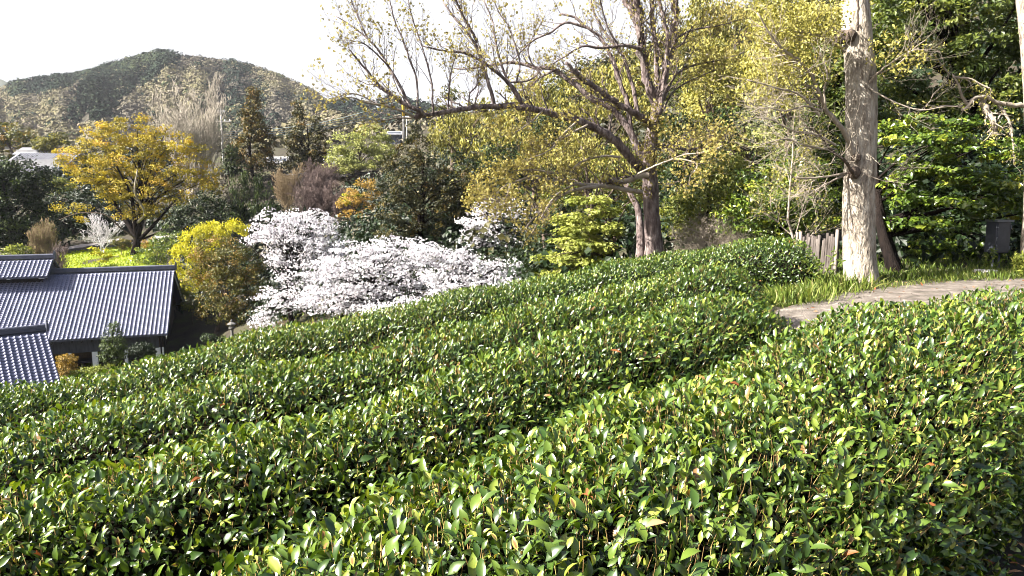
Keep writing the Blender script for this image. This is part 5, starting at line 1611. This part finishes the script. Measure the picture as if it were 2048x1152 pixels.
# paling fence beside the farthest tea row
PALING = noise_mat('weathered_paling', [(.3, (.045, .036, .032)), (.55, (.095, .08, .072)), (.75, (.18, .155, .14))], 4, .9, stretch=(3, 3, .4), bump=.5, bump_scale=20)
PALEPOST = noise_mat('pale_post', [(.3, (.14, .115, .095)), (.7, (.27, .23, .20))], 5, .85, stretch=(2, 2, .3))
fl, fr_ = P(1592, 520, 13.3), P(1676, 540, 12.5)
fl[2] = gz(fl[0], fl[1]); fr_[2] = gz(fr_[0], fr_[1])
fen = empty('paling_fence', (fl + fr_) / 2); tag(fen, 'short weathered paling fence left of the pale trunk', 'fence')
tops = [470, 464, 473, 472, 467, 474, 471, 476, 473, 478, 470, 480, 477, 466, 472, 468, 474, 465, 467]
ef = unit(fr_ - fl); uf = np.cross(Zv, ef)
for k, ty in enumerate(tops):
    f_ = (k + .5) / len(tops)
    b = fl + (fr_ - fl) * f_
    tz = P(0, ty, b[1])[2]
    lean_ = rng.normal(size=3) * [.02, .02, 0]
    mb = MB()
    pts = np.array([b - Zv * .05, b + Zv * (tz - b[2]) * .5 + lean_ * .5, np.array([b[0], b[1], tz]) + lean_])
    mb.tube(smooth_line(pts, 6), np.full(6, rng.uniform(.023, .030)) * (1 + rng.normal(size=6) * .05), 7)
    mb.build('paling', PALING, fen)
for f_, ty, rd in ((.05, 464, .024), (.13, 463, .026), (.98, 459, .028)):
    b = fl + (fr_ - fl) * f_ - uf * .05
    tz = P(0, ty, b[1])[2]
    mb = MB(); mb.tube(np.array([b, (b + [b[0], b[1], tz]) / 2, [b[0], b[1], tz]]), [rd, rd, rd * .96], 10); mb.build('post', PALEPOST, fen)
for z in (.25, .48):
    mb = MB(); mb.tube(np.array([fl + Zv * z + uf * .03, fr_ + Zv * z + uf * .03]), [.018, .018], 6); mb.build('rail', PALING, fen)

# grey cabinet on two legs
CAB = noise_mat('grey_painted_steel', [(.3, (.028, .032, .045)), (.7, (.05, .055, .07))], 8, .5, spec=.5)
CAPM = noise_mat('cabinet_cap_paint', [(.3, (.10, .11, .13)), (.7, (.2, .21, .23))], 8, .5)
cD = 13.0
cc_ = P(1995, 474, cD)
cg = gz(cc_[0], cc_[1])
cb = empty('metal_cabinet', (cc_[0], cc_[1], cg)); tag(cb, 'dark grey metal box on two thin legs at the right edge', 'cabinet')
er = unit(np.array([1, .25, 0])); ur = np.array([-er[1], er[0], 0])
zt_, zb_ = P(0, 443, cD)[2], P(0, 505, cD)[2]
hc = zt_ - zb_; zc = (zt_ + zb_) / 2; c0 = np.array([cc_[0], cc_[1], zc])
mb = MB(); mb.box(c0, .30, .22, hc, er, ur, Zv); body = mb.build('body', CAB, cb, smooth=False)
bv = body.modifiers.new('bevel', 'BEVEL'); bv.width = .008; bv.segments = 2
mb = MB(); mb.box(c0 - ur * .118, .27, .016, hc - .04, er, ur, Zv); dr = mb.build('door', CAB, cb, smooth=False)
bv = dr.modifiers.new('bevel', 'BEVEL'); bv.width = .005; bv.segments = 2
mb = MB(); mb.tube(np.array([c0 - er * .145 - ur * .13 + Zv * .0, c0 - er * .172 - ur * .15 + Zv * .0, c0 - er * .172 - ur * .15 - Zv * .06]), [.011] * 3, 6); mb.build('handle', CAPM, dr)
for z in (.18, -.18):
    mb = MB(); mb.box(c0 + er * .135 - ur * .128 + Zv * z, .02, .02, .06, er, ur, Zv); mb.build('hinge', CAPM, dr, smooth=False)
mb = MB(); mb.box(c0 + Zv * (hc / 2 + .016) - ur * .01, .345, .27, .032, er, ur, Zv); mb.build('lid', CAPM, cb, smooth=False)
for s in (-.06, .07):
    mb = MB(); b = c0 + er * s; mb.tube(np.array([[b[0], b[1], cg - .05], [b[0], b[1], zb_ + .02]]), [.016, .016], 8); mb.build('leg', CAB, cb)
# white stone slab on the path edge
sl_ = P(1971, 547, 12.2)
sz_ = gz(sl_[0], sl_[1])
V = []
n_ = 14
for z in (0, .07, .09):
    for k in range(n_):
        a = k / n_ * 6.283
        rad = (1 + .12 * math.sin(a * 3 + 1)) * (1 if z < .08 else .86)
        V.append((sl_[0] + .19 * rad * math.cos(a), sl_[1] + .16 * rad * math.sin(a), sz_ + z))
mb = MB()
mb.add(V, [(r_ * n_ + k, r_ * n_ + (k + 1) % n_, (r_ + 1) * n_ + (k + 1) % n_, (r_ + 1) * n_ + k) for r_ in range(2) for k in range(n_)])
mb.T.append(np.array([[2 * n_, 2 * n_ + k, 2 * n_ + k + 1] for k in range(1, n_ - 1)]))
o = mb.build('stone_slab', noise_mat('white_stone', [(.3, (.5, .48, .45)), (.7, (.72, .70, .67))], 8, .9, bump=.4), None, smooth=False)
tag(o, 'flat whitish stone lying at the path edge below the metal box', 'stone')

# ------------------------------------------------------------------ grass, weeds, litter
def grass_patch(name, n, fn, l0, l1, mat, wid=.05, label=None, tm=.5):
    xy = fn(n)
    z = ground(xy[:, 0], xy[:, 1])
    pos = np.concatenate([xy, z[:, None]], 1)
    ax = unit(rng.normal(size=(n, 3)) * .45 + [0, 0, 1])
    ln = rng.uniform(l0, l1, n)
    o = leaves(name, pos, ax, rand_dir(n) + np.array([0, -.3, 0]), ln, np.maximum(ln * wid, .006), 6, mat, np.clip(rng.normal(tm, .25, n), 0, 1))
    if label: o['label'] = label
    return o
pf = smooth_line(np.array(path_far), 200)
def edge_strip(w0, w1, a=0., b=1.):
    def fn(n):
        i_ = (rng.uniform(a, b, n) * 199).astype(int)
        return pf[i_] + np.stack([-.5 * np.ones(n), np.ones(n)], 1) * (w0 + (w1 - w0) * rng.random(n) ** 1.6)[:, None] + rng.normal(size=(n, 2)) * .05
    return fn
grass_patch('grass', 3600, edge_strip(-.08, 1.0, 0.05, .95),   .03, .11, GRASS, .07, 'short green grass along the far edge of the path')
def tall(n):
    c = np.array([(3.45, 9.7), (3.75, 10.0), (4.15, 10.35), (4.6, 10.6), (3.9, 9.85), (4.9, 10.9)])
    return c[rng.integers(len(c), size=n)] + rng.normal(size=(n, 2)) * [.22, .16]
grass_patch('grass', 1700, tall, .08, .28, GRASS, .03, 'tall grass before the shaded end of the farthest tea row')
grass_patch('grass', 1600, lambda n: np.array([7.6, 12.0]) + rng.normal(size=(n, 2)) * [.8, .25],   .05, .16, GRASS, .05, 'grass round the legs of the metal box')
grass_patch('ground_cover', 5000, lambda n: np.stack([rng.uniform(4.5, 11, n), rng.uniform(11.4, 16, n)], 1), .05, .16, GRASS, .22, 'low plants under the trees behind the path', .25)
def lawn_xy(n):
    px_, d_ = rng.uniform(30, 330, n), rng.uniform(66, 88, n)
    return np.stack([(px_ - 1024) / F_PX * d_, d_], 1)
grass_patch('lawn_grass', 9000, lawn_xy, .10, .3, LAWN, .5, 'sunlit grass of the lawn under the golden tree')
grass_patch('ground_cover', 3500, lambda n: np.stack([rng.uniform(-32, -10, n), rng.uniform(38, 50, n)], 1), .1, .3, GREENY, .6, 'green ground cover between the houses and the tea rows', .5)
# fallen brown leaves under the near row and on the path
def litter(n, xy, lab):
    z = ground(xy[:, 0], xy[:, 1]) + .03
    ln = rng.uniform(.03, .07, n)
    o = leaves('leaf_litter', np.concatenate([xy, z[:, None]], 1), unit(rng.normal(size=(n, 3)) * [1, 1, .25]), rand_dir(n) * .5 + np.array([0, 0, 1.0]), ln, ln * .45, 6, DRY, rng.random(n))
    o['label'] = lab
litter(1500, np.stack([rng.uniform(.6, 4.5, 1500), rng.uniform(.2, 3.2, 1500)], 1), 'brown fallen leaves on the soil beside the near tea row')
litter(150, np.stack([rng.uniform(3.2, 9, 150), rng.uniform(8.4, 12, 150)], 1), 'brown leaf scraps scattered over the dirt path')
# small stones on the path
n_ = 200
pb = np.stack([rng.uniform(3.2, 9, n_), rng.uniform(8.4, 12, n_)], 1)
zz_ = ground(pb[:, 0], pb[:, 1]) + .015
oct_ = np.array([(1, 0, 0), (0, 1, 0), (-1, 0, 0), (0, -1, 0), (0, 0, .6), (0, 0, -.4)], float)
of = np.array([(0, 1, 4), (1, 2, 4), (2, 3, 4), (3, 0, 4), (1, 0, 5), (2, 1, 5), (3, 2, 5), (0, 3, 5)])
V = (np.concatenate([pb, zz_[:, None]], 1)[:, None] + oct_[None] * rng.uniform(.01, .035, (n_, 1, 1)) * rng.uniform(.7, 1.3, (n_, 6, 1))).reshape(-1, 3)
o = link('gravel', mesh('gravel', V, [(of[None] + (np.arange(n_) * 6)[:, None, None]).reshape(-1, 3)], MATS['path_dirt'])); o['kind'] = 'stuff'

def weed(label, px_, py_, d, h, n, mat, lsize):
    b = P(px_, py_, d); b[2] = gz(b[0], b[1])
    r = empty('weed', b); tag(r, label, 'weed')
    mb = MB(); tips = []
    for k in range(n):
        e = b + np.array([rng.normal() * h * .25, rng.normal() * h * .2, h * rng.uniform(.6, 1)])
        q = smooth_line(np.array([b + rng.normal(size=3) * [.05, .05, 0], (b + e) / 2 + rng.normal(size=3) * h * .05, e]), 7)
        mb.tube(q, np.linspace(.006, .003, 7), 4); tips.append(q)
    mb.build('stems', GRASS, r)
    tp = np.concatenate(tips); p = np.repeat(tp, 5, 0); m_ = len(p)
    ln = lsize * rng.uniform(.6, 1.3, m_)
    leaves('foliage', p, unit(rand_dir(m_) + [0, 0, .3]), rand_dir(m_) + [0, 0, .8], ln, ln * .35, 6, mat, np.clip(rng.normal(.5, .2, m_), 0, 1), r)
weed('tall leafy weed before the dark end of the farthest tea row', 1638, 575, 10.7, .62, 5, GRASS, .08)
weed('leafy weed growing up beside the legs of the metal box', 1972, 530, 12.6, .42, 4, GRASS, .07)
weed('yellow-green low bushy weed at the right edge by the twisted tree', 2040, 552, 11.9, .38, 16, MAPLE, .07)

# dry leaves resting on the tea rows
def on_hedge(H, px_, py_):
    t = rng.uniform(0, H['L'], 60000); th = rng.uniform(.1, 2.6, 60000)
    p = H['surf'](t, th, 1.02)
    qx, qy, dep = proj(p)
    e = (qx - px_) ** 2 + (qy - py_) ** 2 + (dep * 3) ** 2
    return p[np.argmin(np.where(dep > 0, e, 1e12))]
Vt, Qt, Tt = TEMPL[12]
DL = [(HA, 1172, 992, .085, 'long orange-brown dry leaf in the middle of the near tea row'), (HA, 1858, 931, .05, 'small orange dry leaf on the near tea row at the far right'), (HA, 1862, 1014, .06, 'crumpled orange dry leaf near the shaded right side of the near row'),
      (HA, 1468, 775, .07, 'reddish dry leaf on the near tea row, lit part'), (HA, 1695, 1112, .07, 'brownish dry leaf low in the near tea row'), (HA, 1305, 1047, .075, 'pale straw-coloured dry leaf in the near tea row'), (HA, 1440, 838, .06, 'faded tan dry leaf on the near tea row'),
      (HB, 1232, 706, .09, 'orange dry leaf on the second tea row beside the near row'), (HB, 1312, 714, .08, 'tan dry leaf right of the orange one on the second row'), (HB, 80, 1107, .05, 'small vivid orange dry leaf on the second row, bottom left'), (HB, 133, 943, .055, 'orange dry leaf on the crest of the second row, left'),
      (HB, 390, 962, .07, 'purplish dry leaf hanging on the side of the second row'), (HB, 280, 1108, .07, 'dull pinkish dry leaf low on the second row side'), (HC, 440, 815, .08, 'brown dry leaf on the third tea row side'), (HC, 752, 699, .10, 'orange-tan dry leaf on the third row towards the cherries')]
for H, x_, y_, l_, lab in DL:
    p = on_hedge(H, x_, y_)
    Vk = Vt.copy(); Vk[:, 2] += .5 * Vk[:, 1] ** 2 * rng.uniform(-1, 1) + .8 * Vk[:, 0] ** 2 * rng.uniform(.3, 1)
    a_ = unit(rng.normal(size=3) * [1, .6, .35]); n2 = unit(np.array([-.3, -.5, .9]) + rng.normal(size=3) * .3)
    x_, a_, n2 = frames(a_[None], n2[None])
    l_ *= .72
    Vw = p + np.array([0, -.006, .004]) + x_ * (Vk[:, :1] * l_ * .36) + a_ * ((Vk[:, 1:2] - .5) * l_) + n2 * (Vk[:, 2:3] * l_)
    o = link('dry_leaf', mesh('dry_leaf', Vw, [Qt, Tt], DRY, np.full(len(Vw), .9 if ('pale' in lab or 'tan' in lab) else rng.uniform(.2, .5)), True))
    tag(o, lab, 'leaf', 'dry leaves caught on the tea rows')
#PART4

# ------------------------------------------------------------------ undergrowth between the trees
def under(name, label, n, pxr, dr, rx, rz, per, size, mat, tint, skip=None):
    px_ = rng.uniform(*pxr, n)
    d_ = np.sqrt(rng.uniform(dr[0] ** 2, dr[1] ** 2, n))
    x_ = (px_ - 1024) / F_PX * d_
    z_ = ground(x_, d_)
    C_ = np.stack([x_, d_, z_], -1)
    qx, qy, _ = proj(C_)
    ok = (qy < 640)
    if skip: ok &= ~in_poly(qx, qy, skip)
    C_ = C_[ok]; m_ = len(C_)
    s_ = rng.uniform(.6, 1.3, m_)
    o = crowns(name, C_, rx * s_, rz * s_, per, size, mat, np.clip(rng.normal(tint, .2, m_), 0, 1))
    o['label'] = label
LAWNP = [(40, 480), (345, 480), (345, 560), (40, 560)]
under('undergrowth', 'undergrowth coloured dark for shade on the slope behind the cherries', 760, (360, 1150), (50, 96), 1.7, 1.5, 60, .42, EVER, .2)  # dark leaves stand in for the shade on this ground
under('undergrowth', 'thicket coloured black-green for shade in the hollow under and behind the cherries', 420, (480, 1250), (36, 58), 1.1, 1.1, 60, .26, EVER, .2)  # near-black leaves paint the shade below the blossom
under('undergrowth', 'brown leafless scrub on the slope above the cherries', 300, (440, 1000), (66, 118), 1.6, 1.6, 60, .34, MATS['hill_bare_wood_leaf'], .3)
under('undergrowth', 'thickets coloured dark for shade round the lawn and beyond it', 330, (-260, 400), (92, 150), 2.4, 2.4, 60, .55, EVER, .15)  # tint lowered to paint the shadow zone round the lawn
under('undergrowth', 'mixed thickets in the valley before the hill', 520, (-200, 900), (140, 320), 4.2, 3.6, 50, 1.1, MATS['hill_bare_wood_leaf'], .35)
under('undergrowth', 'dark thickets in the valley before the hill', 420, (-200, 900), (150, 330), 4.2, 4.2, 50, 1.1, EVERB, .3)
under('undergrowth', 'green undergrowth coloured dark for shade on the wooded slope behind the oak', 520, (1080, 2500), (20, 48), 1.1, 1.2, 70, .26, EVER, .3)  # dark tint paints the shaded gaps among the trees
under('undergrowth', 'thicket coloured black-green for deep shade behind the glossy bush', 260, (1740, 2500), (14.2, 22), .7, .9, 80, .17, EVER, .12)  # added dark backing: shade behind the bush put into leaf colour
under('undergrowth', 'olive undergrowth high on the wooded slope', 520, (900, 2500), (48, 105), 2.4, 2.6, 60, .5, EVERB, .22)
under('undergrowth', 'yellowish thickets high on the wooded slope', 300, (900, 2300), (50, 110), 2.4, 3.2, 60, .45, YELLOW, .35)

# ------------------------------------------------------------------ air
hz, n, l = new_mat('haze')
vp = n.new('ShaderNodeVolumePrincipled')
vp.inputs['Color'].default_value = (.86, .87, .98, 1)
vp.inputs['Density'].default_value = HAZE
vp.inputs['Anisotropy'].default_value = 0.0
ou = n.new('ShaderNodeOutputMaterial')
l.new(vp.outputs[0], ou.inputs['Volume'])
mb = MB(); mb.box((0, 0, 83.0), 7600, 7600, 206)
ob = mb.build('haze', hz, None, smooth=False); ob['kind'] = 'stuff'
hz.cycles.homogeneous_volume = True
